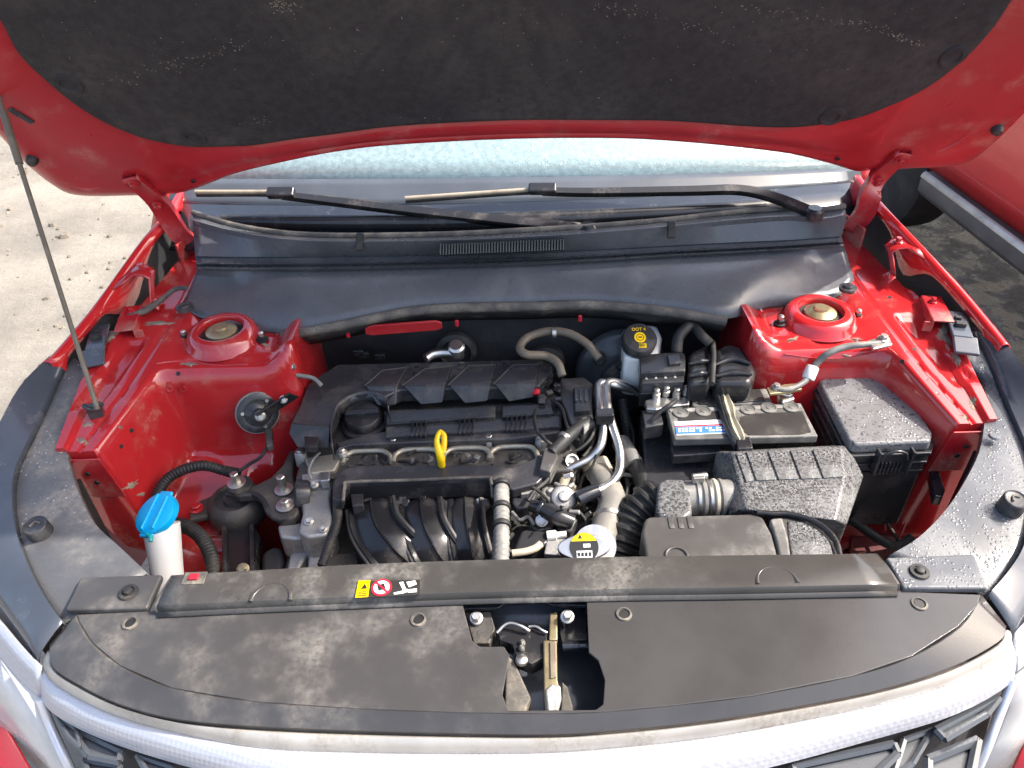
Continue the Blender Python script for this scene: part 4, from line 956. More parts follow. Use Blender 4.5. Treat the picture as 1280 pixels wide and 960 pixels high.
for px, py, z in ((694, 605, .80), (706, 596, .806), (700, 618, .812), (690, 612, .80), (716, 606, .80), (712, 640, .80)):
    lathe('small_stub', [(.004, 0), (.004, .016), (.0028, .017)], P(px, py, z), random.choice(['white_plastic', 'steel', 'cast']), eng, axis=(random.uniform(-.4, 1), -.3, random.uniform(0, .6)), seg=10)
lathe('sensor_eye', [(.010, 0), (.010, .012), (.007, .0125), (.006, .010), (.004, .010)], P(677, 650, .802), 'alu', eng, axis=(0, -.7, .7), seg=18)
prism('canister_valve', [(648, 668), (652, 660), (684, 662), (690, 670), (684, 680), (656, 688), (640, 690)], .80, .04, 'black', eng, bevel=.008)
lathe('valve_nozzle', [(.008, 0), (.008, .014), (.005, .015), (.005, .03)], P(684, 670, .80), 'white_plastic', eng, axis=(1, 0, .1), seg=14)
prism('bracket_plate', [(684, 672), (704, 666), (710, 680), (700, 694), (680, 692)], .798, .01, 'cast', eng, bevel=.002)
prism('wiring_cover', [(640, 596), (660, 600), (676, 608), (664, 632), (646, 636), (640, 628)], .806, .03, 'black', eng, bevel=.005)
prism('sensor_plug', [(650, 607), (666, 606), (667, 616), (651, 618)], .815, .015, 'batt_grey', eng, bevel=.002)
prism('cover_wing', [(680, 560), (694, 556), (698, 570), (688, 590), (674, 586)], .842, .03, 'snorkel', eng, bevel=.003)
# coil-side connector tower
prism('connector_tower', [(700, 472), (730, 470), (742, 480), (742, 528), (728, 540), (712, 530), (706, 512), (700, 500)], .85, .05, 'black', eng, bevel=.005)
prism('connector_block', [(716, 484), (736, 483), (738, 512), (718, 514)], .862, .02, 'black_gloss', eng, bevel=.003)
for k in range(3): prism('connector_rib', [(718 + 6 * k, 486), (721 + 6 * k, 486), (721.5 + 6 * k, 500), (718.5 + 6 * k, 500)], .866, .006, 'black', eng, bevel=.001)
prism('connector_tab', [(727, 522), (734, 520), (737, 530), (730, 538)], .858, .012, 'batt_grey', eng, bevel=.002)
tag_ = [(668, 486), (682, 480), (694, 486), (700, 498), (690, 506), (672, 502)]
prism('coil_plug', tag_, .846, .02, 'black_gloss', eng, bevel=.003)
lathe('plug_ring', [(.006, 0), (.006, .01), (.004, .011)], P(672, 490, .852), 'red_ink', eng, axis=(-.6, -.5, .5), seg=12)
for k in range(9):
    px = random.uniform(674, 704); py = random.uniform(480, 506)
    box('plug_clip', P(px, py, .852), (.012, .008, .008), random.choice(['black', 'black_gloss', 'cast_dark']), eng, rot=rot3(random.uniform(-30, 30), 0, random.uniform(-60, 60)), bevel=.001)
for k in range(26):
    px = random.uniform(690, 800); py = random.uniform(560, 690)
    z = random.uniform(.66, .72)
    box('casting_detail', P(px, py, z), (random.uniform(.015, .04), random.uniform(.012, .03), random.uniform(.01, .03)), random.choice(['black', 'cast_dark', 'cast_dark', 'black_gloss', 'cast']), eng, rot=rot3(random.uniform(-30, 30), random.uniform(-30, 30), random.uniform(-60, 60)), bevel=.004)

# ================================================================ hoses, pipes and looms (each a thing)
def hose(name, pts, r, m, label, cat, **k):
    o = tube(name, PX(pts), r, m, None, **k); return tag(o, label, cat)
hose('coolant_pipe', [(790, 487, .84), (770, 482, .855), (754, 478, .862), (748, 484, .86), (750, 511, .855), (754, 532, .845), (751, 556, .83), (738, 572, .815), (720, 582, .808), (702, 590, .80)], .0075, 'alu', 'left one of two bent silver pipes, ending beside the engine', 'pipe', n=5)
hose('coolant_pipe', [(800, 492, .83), (782, 482, .85), (764, 477, .862), (758, 484, .86), (760, 511, .855), (766, 534, .845), (774, 560, .83), (775, 586, .815), (764, 604, .81), (744, 615, .815)], .0075, 'alu', 'right one of two bent silver pipes, ending in a blue-black plug', 'pipe', n=5)
o = prism('pipe_clamp', [(744, 510), (767, 509), (768, 519), (745, 520)], .872, .022, 'black_gloss', None, bevel=.003); tag(o, 'small black clamp holding the two silver pipes together', 'clamp')
o = tube('hose_plug', PX([(747, 613, .816), (734, 618, .816), (722, 624, .814)]), [.011, .012, .013], 'trim', None, seg=14); tag(o, 'dark blue-black plug on the end of the right silver pipe', 'plug')
hose('radiator_hose', [(746, 584, .775), (752, 598, .785), (762, 615, .792), (765, 632, .80), (758, 655, .80), (752, 675, .80)], [.020, .021, .023, .023, .022, .022], 'grey_hose', 'thick dusty grey radiator hose ending at the radiator cap', 'hose', seg=20)
o = lathe('hose_collar', [(.023, -.012), (.024, -.010), (.024, .010), (.023, .012)], P(747, 586, .778), 'cream', None, axis=(.2, -.5, -.2), seg=20); tag(o, 'cream band on the upper end of the grey radiator hose', 'band')
hose('heater_pipe', [(712, 552, .80), (714, 572, .80), (712, 588, .795), (704, 604, .785), (698, 640, .77)], .009, 'tan_hose', 'tan pipe standing left of the thick radiator hose', 'pipe', seg=14)
o = lathe('hose_ring', [(.012, 0), (.012, .006), (.010, .006), (.010, 0)], P(714, 577, .81), 'steel', None, axis=(.3, -.6, .8), seg=20); tag(o, 'small steel spring ring round the tan pipe', 'ring')
hose('bypass_hose', [(778, 556, .79), (790, 574, .79), (802, 596, .785), (806, 612, .78), (798, 632, .77), (786, 648, .75)], [.013, .014, .016, .017, .016, .016], 'rubber', 'black hose right of the silver pipes, bending behind the air intake', 'hose', seg=16)
o = tube('hose_sleeve', PX([(776, 553, .795), (786, 569, .795), (793, 581, .792)]), .0165, 'loom_grey', None, seg=16); tag(o, 'pale grey sleeve on the upper end of the black bypass hose', 'sleeve')
hose('vacuum_hose', [(749, 448, .885), (742, 440, .893), (733, 429, .905), (712, 417, .915), (687, 414, .915), (661, 421, .91), (650, 434, .905), (658, 443, .90), (682, 445, .89), (697, 454, .885), (703, 470, .87)], .008, 'brown_hose', 'brown curved hose looping from the brake booster', 'hose', seg=12)
hose('breather_hose', [(739, 528, .848), (728, 533, .848), (715, 542, .845), (700, 556, .842), (690, 566, .838)], [.012, .012, .011, .011, .010], 'rubber', 'short black hose running down from the connector tower', 'hose', seg=14)
hose('corrugated_loom', [(627, 606, .83), (627, 628, .835), (627, 660, .835), (626, 705, .83)], .0112, 'loom_grey', 'grey taped corrugated loom standing right of the intake runners', 'loom', ring=(.010, .0012), seg=18)
for k, (py, z) in enumerate(((606, .833), (634, .837), (657, .837))):
    o = lathe('tape_ring', [(.0135, -.004), (.014, -.003), (.014, .003), (.0135, .004)], P(627, py, z), 'rubber', None, axis=(0, 1, .05), seg=20); tag(o, ('topmost', 'middle', 'lowest')[k] + ' black tape ring round the grey corrugated loom', 'tape')
hose('corrugated_loom', [(421, 628, .80), (422, 645, .80), (418, 665, .795), (410, 685, .79), (402, 708, .785)], .0065, 'rubber', 'thin black corrugated loom left of the intake runners', 'loom', ring=(.005, .0012), seg=12)
hose('corrugated_loom', [(186, 660, .76), (194, 625, .775), (208, 600, .79), (230, 587, .80), (255, 582, .80), (283, 589, .785), (298, 592, .785)], .0085, 'rubber', 'black loom arching over the blue cap', 'loom', ring=(.0055, .0012), seg=14)
hose('corrugated_loom', [(216, 655, .755), (232, 658, .76), (248, 668, .76), (260, 685, .755), (266, 706, .745), (268, 730, .73)], .0105, 'rubber', 'black corrugated loom bending down right of the white filler neck', 'loom', ring=(.0055, .0014), seg=14)
hose('earth_wire', [(298, 590, .79), (312, 580, .80), (325, 572, .81), (333, 560, .82), (335, 545, .83)], .003, 'rubber', 'thin black wire running up to the round horn', 'wire', seg=8)
hose('bonnet_cable', [(233, 360, .985), (218, 362, .98), (200, 376, .965), (182, 388, .962), (165, 394, .96), (148, 400, .955)], [.0045, .0045, .0045, .0065, .0055, .0045], 'rubber_dusty', 'dusty bonnet cable lying on the left inner wing', 'cable', seg=10)
hose('sensor_wire', [(364, 468, .90), (378, 470, .895), (392, 473, .89), (402, 482, .88)], .004, 'loom_grey', 'short pale wire between left wing flange and engine cover', 'wire', seg=8)
hose('drain_hose', [(716, 610, .76), (706, 640, .76), (712, 656, .75)], .010, 'tan_hose', 'short tan hose end below the throttle', 'hose', seg=12)
hose('thin_hose', [(640, 692, .80), (656, 690, .80), (668, 686, .80), (676, 680, .80)], .006, 'cream', 'short cream hose lying by the radiator strip', 'hose', seg=10)
for k, (pts, lb) in enumerate((([(806, 520, .80), (805, 560, .78), (800, 610, .74)], 'left one of two thin black hoses beside the battery tray'), ([(812, 524, .80), (816, 560, .78), (812, 590, .76)], 'right one of two thin black hoses beside the battery tray'), ([(778, 500, .82), (782, 525, .80), (786, 552, .76)], 'short black corrugated loom behind the silver pipes'))):
    hose('thin_hose', pts, .0055 if k < 2 else .009, 'rubber', lb, 'hose', seg=10, ring=(None if k < 2 else (.005, .0012)))
# tangle of small wires, one object
g = []
for k in range(46):
    px = random.uniform(690, 800); py = random.uniform(470, 680); z = random.uniform(.70, .80)
    p0 = P(px, py, z); pts = [p0]
    d = V((random.uniform(-1, 1), random.uniform(-1, .6), random.uniform(-.4, .4))).normalized()
    for i in range(4): d = (d + V((random.uniform(-.6, .6), random.uniform(-.6, .6), random.uniform(-.4, .3)))).normalized(); pts.append(pts[-1] + d * .022)
    g.append(tube_geo(pts, random.choice([.0018, .0025, .004]), n=3, seg=6))
o = raw('wire_tangle', *merge(*g), 'rubber', None); o['kind'] = 'stuff'; o['label'] = 'tangle of thin dark wires between engine and battery'; o['category'] = 'wires'
g = []
for k in range(40):
    px = random.uniform(430, 640); py = random.uniform(566, 582); z = random.uniform(.80, .815)
    pts = [P(px, py, z)]
    for i in range(3): pts.append(pts[-1] + V((random.uniform(-.014, .014), random.uniform(-.008, .008), random.uniform(-.004, .006))))
    g.append(tube_geo(pts, random.choice([.0015, .0025]), n=3, seg=6))
o = raw('wire_tangle', *merge(*g), 'rubber', None); o['kind'] = 'stuff'; o['label'] = 'fine injector wires along the front of the engine head'; o['category'] = 'wires'

# ================================================================ things left of the engine
mt = thing('engine_mount', 'black engine mount with brown rubber ring, left of the engine', 'engine mount', P(295, 640, .62))
c = P(293, 622, .765)
lathe('mount_ring', [(.030, -.06), (.046, -.045), (.050, -.030), (.049, -.014), (.044, -.004), (.034, .002), (.030, -.004), (.020, -.005), (.018, .004)], c, 'cast_dark', mt, seg=32)
prism('mount_leg', [(277, 655), (318, 652), (326, 668), (318, 705), (310, 722), (284, 722), (277, 700)], .735, .14, 'black_gloss', mt, bevel=.008)
prism('leg_rib', [(276, 655), (283, 653), (284, 718), (278, 718)], .748, .05, 'black_gloss', mt, bevel=.003)
prism('leg_rib', [(311, 655), (317, 653), (318, 716), (312, 718)], .748, .05, 'black_gloss', mt, bevel=.003)
prism('side_arm', [(238, 632), (252, 624), (272, 616), (276, 640), (256, 646), (236, 650)], .745, .012, 'cast_dark', mt, bevel=.004)
prism('top_bracket', [(284, 612), (300, 605), (318, 606), (338, 596), (352, 582), (362, 562), (370, 562), (366, 590), (370, 618), (374, 640), (366, 648), (350, 650), (338, 642), (330, 626), (318, 618), (296, 620)], .795, .018, 'cast_dark', mt, bevel=.005)
tube('bracket_edge', PX([(284, 617), (300, 618), (318, 618), (330, 626), (338, 642), (350, 649), (368, 646)], .790), .006, 'rubber', mt, seg=10)
for (px, py, z, h) in ((296, 604, .798, .022), (355, 612, .798, .030), (357, 632, .798, .012)):
    bolt(mt, P(px, py, z), .0072, h=h)
    lathe('washer', [(.0155, 0), (.0155, .002), (.012, .003)], P(px, py, z), 'steel', mt, seg=20)
lathe('rubber_bush', [(.022, -.004), (.021, .003), (.016, .004)], P(300, 607, .796), 'rubber', mt, seg=20)
bolt(mt, P(246, 636, .747), .008, m='red'); bolt(mt, P(304, 712, .742), .007, (0, -.5, .8), m='gold')

hn = thing('horn', 'round black disc horn on the left strut tower side', 'horn', P(322, 520, .80))
c = P(322, 516, .85); ax = V((.45, -.8, .35))
lathe('horn_body', [(.030, -.014), (.036, -.010), (.037, -.002), (.036, .004), (.030, .007), (.024, .006), (.020, .010), (.012, .014), (.011, .026), (.007, .028)], c, 'black', hn, axis=ax, seg=36)
lathe('horn_rim', [(.038, -.006), (.0385, -.002), (.038, .002)], c, 'batt_grey', hn, axis=ax, seg=36)
bolt(hn, c + ax.normalized() * .026, .006, ax)
for k in range(3):
    a = R(40 + 120 * k); q = ax.normalized().to_track_quat('Z', 'Y').to_matrix(); lathe('horn_rivet', [(.0035, 0), (.003, .003)], c + q @ V((.027 * math.cos(a), .027 * math.sin(a), .006)), 'steel', hn, axis=ax, seg=10)
a = c + ax.normalized() * .02; b_ = P(367, 492, .875)
grid('horn_bracket', [[a + (b_ - a) * t + V((-.005, -.008, .010)), a + (b_ - a) * t + V((.005, .006, -.010))] for t in (0, .33, .66, 1)], 'black_gloss', hn, solid=.004, bevel=.001)
bolt(hn, a + (b_ - a) * .72 + V((0, -.004, .004)), .005, ax)
prism('horn_plug', [(330, 535), (340, 534), (341, 556), (333, 558)], .84, .012, 'black', hn, bevel=.002)

wb = thing('washer_filler', 'white washer filler neck with bright blue flip cap', 'washer filler', P(209, 720, .70))
bt = P(214, 752, .735); tp = P(201.5, 656, .829); d = (tp - bt)
lathe('filler_neck', [(.0215, 0), (.0235, d.length * .4), (.0265, d.length * .85), (.0275, d.length), (.024, d.length + .001)], bt, 'white_plastic', wb, axis=d, seg=36)
ax = (V((-.30, -.25, .92))).normalized(); cpt = P(195, 642, .848)
g = lathe_geo([(.030, -.010), (.034, -.009), (.035, -.003), (.0345, .002), (.031, .0045), (.014, .0055)], cpt, axis=ax, seg=40)
cp = raw('blue_cap', *g, 'blue_plastic', wb, angle=40)
ex = (P(213, 622, .86) - P(176, 664, .86)); ex = (ex - ax * ex.dot(ax)).normalized(); ey = ax.cross(ex)
qq = Matrix((ex, ey, ax)).transposed()
box('cap_rib', cpt + ax * .0065 + ey * .006, (.060, .004, .006), 'blue_plastic', cp, rot=qq, bevel=.0015)
box('cap_rib', cpt + ax * .0065 - ey * .014, (.054, .004, .005), 'blue_plastic', cp, rot=qq, bevel=.0015)
box('cap_tab', cpt + ex * .033 + ax * -.002, (.012, .024, .006), 'blue_plastic', cp, rot=qq, bevel=.003)
box('cap_tab', cpt - ex * .034 + ax * -.002, (.010, .026, .006), 'blue_plastic', cp, rot=qq, bevel=.003)
tube('cap_strap', [P(184, 668, .845), P(188, 671, .845), P(188.5, 677, .842)], .003, 'teal_plastic', cp, seg=8)

# ================================================================ right half: battery and its neighbours
bat = thing('battery', 'black car battery with blue label and pale strap', 'battery', P(930, 560, .66))
lidp = [(833, 510), (1001, 503), (1023, 545), (843, 549)]
case = prism('battery_case', [(836, 512), (1003, 506), (1020, 544), (843, 551)], .848, .17, 'batt', bat, bevel=.003)
lid = prism('battery_lid', lidp, .866, .016, 'lid_grey', bat, bevel=.003)
prism('lid_panel', [(846, 516), (900, 514), (905, 524), (848, 526.5)], .8667, .0012, 'batt', bat, bevel=0)
prism('lid_panel', [(926, 521), (944, 517), (1003, 514), (1014, 540), (1000, 543), (936, 544), (922, 534)], .8667, .0012, 'batt', bat, bevel=0)
prism('lid_border', [(836, 511), (1000, 505), (1002, 509), (838, 515)], .8675, .003, 'batt_grey', bat, bevel=.001)
prism('terminal_deck', [(862, 490), (958, 485), (966, 503), (866, 508)], .860, .05, 'lid_grey', bat, bevel=.003)
prism('deck_plate', [(872, 490), (905, 488), (908, 503), (874, 505)], .8625, .003, 'batt', bat, bevel=.001)
prism('deck_plate', [(916, 488), (950, 486), (957, 500), (920, 503)], .8625, .003, 'batt', bat, bevel=.001)
for px, py in ((851, 516), (879, 514), (935, 512), (961, 510), (989, 509)):
    lathe('vent_plug', [(.0135, 0), (.0135, .0015), (.0115, .0017), (.011, .0008), (.005, .0008), (.0045, .002)], P(px, py, .8668), 'lid_grey', bat, seg=22)
prism('ledge', [(838, 556), (900, 553), (902, 566), (841, 570)], .835, .02, 'black', bat, bevel=.003)
lab = prism('label', [(843, 527), (910, 524), (913, 541), (846, 544)], .8668, .0012, 'white_paint', bat, bevel=0)
prism('blue_band', [(844, 534), (911, 531.5), (912.5, 540), (845.5, 542.5)], .8674, .0012, 'blue_label', lab, bevel=0)
prism('red_line', [(844, 532), (911, 529.5), (911.2, 531), (844.2, 533.5)], .8674, .0012, 'red_ink', lab, bevel=0)
for k in range(14):
    x = 848 + k * 4.4 + (3 if k > 6 else 0)
    for r in range(2):
        if random.random() < .85: prism('print_mark', [(x, 535.2 + 3 * r - k * .16), (x + 3, 535.1 + 3 * r - k * .16), (x + 3.1, 536.9 + 3 * r - k * .16), (x + .1, 537 + 3 * r - k * .16)], .8679, .0008, 'white_paint', lab, bevel=0)
# strap
S1 = PX([(900, 480, .880), (906, 492, .878), (911, 508, .876), (916, 525, .875), (925, 546, .874), (930, 558, .862), (930, 566, .845)])
S1 = cat_rom(S1, 4)
def strap_row(p, w, t): return [p + V((-w, 0, -.004)), p + V((-w * .5, random.uniform(-.003, .003), .002 + random.uniform(0, .003))), p + V((0, 0, -.001)), p + V((w * .5, random.uniform(-.003, .003), .003)), p + V((w, 0, -.004))]
grid('hold_down_strap', [strap_row(p, .010 + .002 * math.sin(i), i) for i, p in enumerate(S1)], 'strap', bat, solid=.003)
grid('strap_edge', [[p + V((-.018, 0, -.003)), p + V((-.012, 0, .001)), p + V((-.008, 0, -.003))] for p in S1], 'black', bat, solid=.002)
prism('strap_buckle', [(920, 546), (938, 545), (942, 560), (922, 561)], .872, .014, 'black_gloss', bat, bevel=.003)
prism('strap_knot', [(893, 480), (912, 477), (918, 486), (900, 492)], .882, .014, 'rubber', bat, bevel=.004)
# terminals
prism('positive_clamp', [(806, 500), (822, 495), (836, 497), (850, 495), (862, 497), (862, 505), (838, 508), (820, 512), (808, 510)], .866, .012, 'alu', bat, bevel=.003)
for px, py in ((820, 497), (832, 494), (845, 496), (857, 493)):
    lathe('terminal_post', [(.007, 0), (.007, .010), (.005, .011), (.005, .018), (.003, .019)], P(px, py, .866), 'steel', bat, seg=12)
prism('fuse_link', [(802, 512), (818, 512), (826, 508), (830, 530), (806, 534)], .855, .03, 'black', bat, bevel=.003)
lathe('negative_post', [(.013, -.01), (.0115, .010), (.010, .012)], P(982, 496, .862), 'alu', bat, seg=18)
prism('negative_clamp', [(972, 491), (990, 488), (994, 498), (978, 503)], .872, .010, 'alu', bat, bevel=.003)
tray = prism('battery_tray', [(800, 516), (842, 512), (848, 572), (905, 570), (905, 612), (830, 612), (806, 600)], .80, .25, 'black', None, bevel=.006); tag(tray, 'black battery tray wall below the battery label side', 'tray')
o = tube('earth_cable', PX([(1100, 429, .945), (1078, 431, .945), (1055, 434, .94), (1033, 443, .93), (1018, 458, .905), (1010, 472, .895), (1000, 481, .89), (984, 487, .888), (966, 486, .886)]), [.0055, .0055, .006, .006, .006, .007, .005, .005, .005], 'loom_grey', None, seg=12); tag(o, 'thick grey earth cable arching from battery to right strut tower', 'cable')
o = prism('cable_lug', [(1084, 425), (1110, 418), (1116, 430), (1092, 436)], .948, .006, 'alu', None, bevel=.002); tag(o, 'silver cable lug bolted beside the right strut tower', 'lug'); bolt(o, P(1104, 424, .948), .007)
o = lathe('cable_crimp', [(.010, -.012), (.011, -.010), (.011, .010), (.010, .012)], P(1013, 466, .900), 'white_plastic', None, axis=(.35, .5, .6), seg=14); tag(o, 'white crimp sleeve on the grey earth cable', 'sleeve')
o = prism('terminal_bar', [(958, 484), (980, 480), (1000, 478), (1003, 486), (984, 490), (962, 492)], .886, .006, 'gold', None, bevel=.002); tag(o, 'brass terminal bar at the rear right battery corner', 'bar'); bolt(o, P(970, 485, .886), .006)

rb = thing('relay_box', 'small black relay box behind the battery, notched front', 'relay box', P(828, 470, .80))
prism('box_lid', [(799, 443), (850, 439), (857, 442), (857, 463), (800, 466)], .905, .035, 'black', rb, bevel=.003)
prism('box_face', [(800, 464), (856, 461), (855, 477), (802, 479)], .893, .03, 'batt_grey' if False else 'black', rb, bevel=.002)
prism('box_step', [(800, 480), (856, 477), (856, 489), (800, 492)], .872, .03, 'black_gloss', rb, bevel=.002)
prism('lid_clip', [(834, 443), (850, 441), (852, 453), (836, 455)], .912, .01, 'black_gloss', rb, bevel=.002)
for k in range(4): prism('box_notch', [(806 + 12 * k, 474 - .6 * k), (810 + 12 * k, 474 - .6 * k), (808 + 12 * k, 470 - .6 * k)], .8945, .002, 'batt_grey', rb, bevel=0)
for k in range(4): prism('box_socket', [(810 + 12 * k, 483 - .6 * k), (819 + 12 * k, 482.5 - .6 * k), (819 + 12 * k, 487 - .6 * k), (810 + 12 * k, 487.5 - .6 * k)], .8735, .003, 'batt_grey', rb, bevel=.001)

ecu = thing('wrapped_connector', 'pair of glossy black bagged connectors behind the battery, tied in the middle', 'connector', P(905, 470, .80))
for nm, pts in (('left_bundle', [(860, 440), (884, 427), (890, 446), (890, 476), (860, 479)]), ('right_bundle', [(892, 436), (910, 427), (928, 432), (940, 448), (946, 462), (940, 478), (894, 478)])):
    o = prism('bagged_plug', pts, .905, .05, 'black_gloss', ecu, bevel=.012, segs=3)
for pts in ([(862, 455), (875, 452), (890, 452)], [(894, 456), (915, 449), (938, 455)], [(896, 470), (915, 466), (940, 468)], [(862, 470), (876, 467), (888, 468)]):
    tube('bag_fold', PX(pts, .908), [.003, .007, .003], 'black_gloss', ecu, seg=8)
tube('tie', PX([(891, 428), (892, 445), (891, 462), (890, 480)], .914), .005, 'rubber', ecu, seg=8)
tube('loom_arm', PX([(846, 440, .90), (848, 422, .92), (858, 410, .93), (866, 405, .93)]), .010, 'rubber', ecu, seg=12)
tube('loom_arm', PX([(866, 405, .93), (876, 418, .925), (888, 430, .915)]), .009, 'rubber', ecu, seg=12)
for k in range(12):
    box('connector_detail', P(random.uniform(862, 942), random.uniform(470, 482), .875), (.018, .014, .016), random.choice(['black', 'black_gloss', 'cast_dark']), ecu, rot=rotz(random.uniform(-20, 20)), bevel=.002)

res = thing('brake_reservoir', 'white brake fluid reservoir with black cap and yellow mark', 'reservoir', P(803, 440, .80))
prism('tank', [(778, 410), (800, 404), (822, 406), (828, 420), (824, 440), (800, 448), (780, 446)], .900, .09, 'white_plastic', res, bevel=.008)
prism('fluid', [(783, 440), (800, 440), (800, 455), (786, 458)], .880, .05, 'pink_fluid', res, bevel=.006)
c = P(800, 422, .932); ax = V((.05, -.45, .9)).normalized()
cap = lathe('reservoir_cap', [(.030, -.026), (.0315, -.022), (.0315, -.004), (.029, 0), (.022, .0006)], c, 'black', res, axis=ax, seg=32)
qc = Matrix((V((1, 0, .0)), ax.cross(V((1, 0, 0))).normalized(), ax)).transposed()
lathe('yellow_disc', [(.0105, .0006), (.0105, .0014)], c, 'yellow', cap, axis=ax, seg=28)
tube('disc_ring', [c + qc @ V((.0065 * math.cos(t), .0065 * math.sin(t), .0016)) for t in [R(20 * i) for i in range(19)]], .0006, 'black_ink', cap, n=1, seg=6)
box('disc_mark', c + qc @ V((0, 0, .0016)), (.006, .0025, .0006), 'black_ink', cap, rot=qc, bevel=0)
text('cap_print', 'DOT 4', c + qc @ V((-.001, .0165, .001)), .0085, 'yellow', cap, qc)
text('cap_print', 'ISO', c + qc @ V((.001, -.0165, .001)), .0075, 'yellow', cap, qc)
box('print_field', c + qc @ V((.001, -.0165, .0004)), (.018, .009, .0008), 'yellow', cap, rot=qc, bevel=0)
for o in [x for x in cap.children if x.name.startswith('cap_print')][1:]: o.data.materials[0] = MATS['black_ink']; o.location += ax * .001

bb_ = thing('brake_booster', 'large dark round brake booster on the bulkhead', 'brake booster', PY(775, 470, 1.2))
c = PY(776, 462, 1.225); ax = V((.05, -1, .12))
lathe('booster_shell', [(.092, 0), (.092, .014), (.088, .020), (.078, .024), (.060, .034), (.048, .036), (.046, .046), (.030, .050), (.028, .060)], c, 'booster', bb_, axis=ax, seg=48)
lathe('master_flange', [(.040, .036), (.040, .046), (.034, .048)], c + V((.018, 0, -.012)), 'booster', bb_, axis=ax, seg=28)
lathe('booster_valve', [(.012, 0), (.011, .010), (.007, .014)], PY(749, 448, 1.19), 'black', bb_, axis=ax, seg=16)
bolt(bb_, PY(777, 457, 1.165), .007, ax, m='black_gloss')

ev = thing('charge_port', 'silver air-conditioning port cap on a bent pipe', 'pipe fitting', PY(570, 445, 1.2))
lathe('port_cap', [(.013, -.02), (.0125, .0), (.016, .004), (.016, .012), (.012, .016)], PY(571, 437, 1.18), 'alu', ev, axis=(0, -.35, .95), seg=20)
tube('port_pipe', [PY(532, 448, 1.17), PY(540, 443, 1.18), PY(552, 441, 1.185), PY(566, 441, 1.185)], .009, 'alu', ev, seg=12)
lathe('rubber_grommet', [(.042, 0), (.040, .010), (.030, .014), (.028, .006)], PY(570, 438, 1.228), 'rubber', ev, axis=(0, -1, .1), seg=28)
o = lathe('heater_grommet', [(.040, 0), (.038, .012), (.028, .016), (.026, .006)], PY(682, 452, 1.23), 'rubber', None, axis=(0, -1, .1), seg=28); tag(o, 'round black rubber grommet behind the brown looped hose', 'grommet')

# ---- air filter box
ab = thing('air_filter_box', 'wet ribbed grey-black air filter box in front of the battery', 'air filter box', P(1000, 640, .60))
zt = .872
T = PX([(893, 563), (1055, 557), (1066, 590), (1044, 598), (914, 606)], zt)      # upper ribbed deck
zl = zt - .026
tp_ = PX([(915, 565), (1053, 558), (1056, 597), (1045, 651), (933, 637)], zt)
o_ = PX([(895, 564), (1060, 556), (1080, 594), (1058, 657), (914, 641)], zl)
D1 = o_
bt_ = [p + V((0, .002, -.05)) for p in o_]
ld = raw('box_lid', tp_ + o_ + bt_, [(0, 1, 2, 3, 4)] + [(i, (i + 1) % 5, (i + 1) % 5 + 5, i + 5) for i in range(5)] + [(i + 5, (i + 1) % 5 + 5, (i + 1) % 5 + 10, i + 10) for i in range(5)] + [(14, 13, 12, 11, 10)], 'grey_wet_sheen', ab, bevel=.004, segs=3)
gv_ = [((907, 564), (921, 601)), ((931, 563), (944, 600)), ((958, 562), (972, 599)), ((986, 561), (1000, 598)), ((1014, 560), (1028, 597)), ((1039, 559), (1056, 595)), ((1053, 558.5), (1060, 592))]
for k in range(5):
    (a0, a1), (b0, b1) = gv_[k], gv_[k + 1]
    m_ = 1.7
    if k == 0: a0, a1 = (918, 565), (931, 602)
    if k == 5: b0, b1 = (1053, 559), (1055, 594); 
    prism('lid_rib', [(a0[0] + m_, a0[1] + 1), (b0[0] - m_, b0[1] + 1), (b1[0] - m_, b1[1]), (a1[0] + m_, a1[1])], zt + .0028, .006, 'grey_wet_sheen', ld, bevel=.0012)
lowr = [p + V((0, .004, -.049)) for p in D1]
vs, fs = prism_geo(lowr, .22, -.06); raw('box_base', vs, fs, 'black', ab, bevel=.005)
for k in range(7):
    a = P(1052 + 3.0 * k, 662 - 9 * k, .80); box('base_fin', a + V((0, 0, -.03)), (.004, .006, .12), 'black_gloss', ab, bevel=.001)
# throat and clamp
thr = prism('air_throat', [(822, 602), (834, 597), (858, 598), (864, 606), (866, 640), (856, 648), (826, 646), (820, 638)], .862, .07, 'grey_wet_sheen', ab, bevel=.008)
for k in range(5):
    c = P(870 + 7.5 * k, 623, .835); lathe('hose_ring', [(.029, -.003), (.031, -.002), (.031, .002), (.029, .003)], c, ('alu' if k in (0, 2) else 'loom_grey' if k != 3 else 'cream'), ab, axis=(1, 0, 0), seg=32)
lathe('throat_tube', [(.028, -.02), (.028, .07)], P(868, 623, .835), 'batt_grey', ab, axis=(1, 0, 0), seg=28)
lathe('clamp_screw', [(.005, 0), (.005, .022), (.004, .023)], P(866, 596, .872), 'steel', ab, axis=(1, .1, 0), seg=10)
box('clamp_lug', P(873, 599, .870), (.018, .008, .012), 'steel', ab, bevel=.001)
# snorkel and bellows
sn = prism('intake_snorkel', [(806, 648), (812, 645), (946, 641), (954, 646), (966, 668), (975, 700), (808, 702), (802, 664)], .868, .05, 'snorkel', ab, bevel=.006)
for k in range(3): prism('snorkel_rib', [(834 + 12 * k, 646), (840 + 12 * k, 646), (844 + 12 * k, 660), (837 + 12 * k, 660)], .8695, .003, 'snorkel', sn, bevel=.001)
c = P(846, 695, .8685); tube('snorkel_ring', [c + V((.015 * math.cos(t), .015 * math.sin(t), .0)) for t in [R(200 - 220 * i / 8) for i in range(9)]], .0022, 'snorkel', sn, n=2, seg=8)
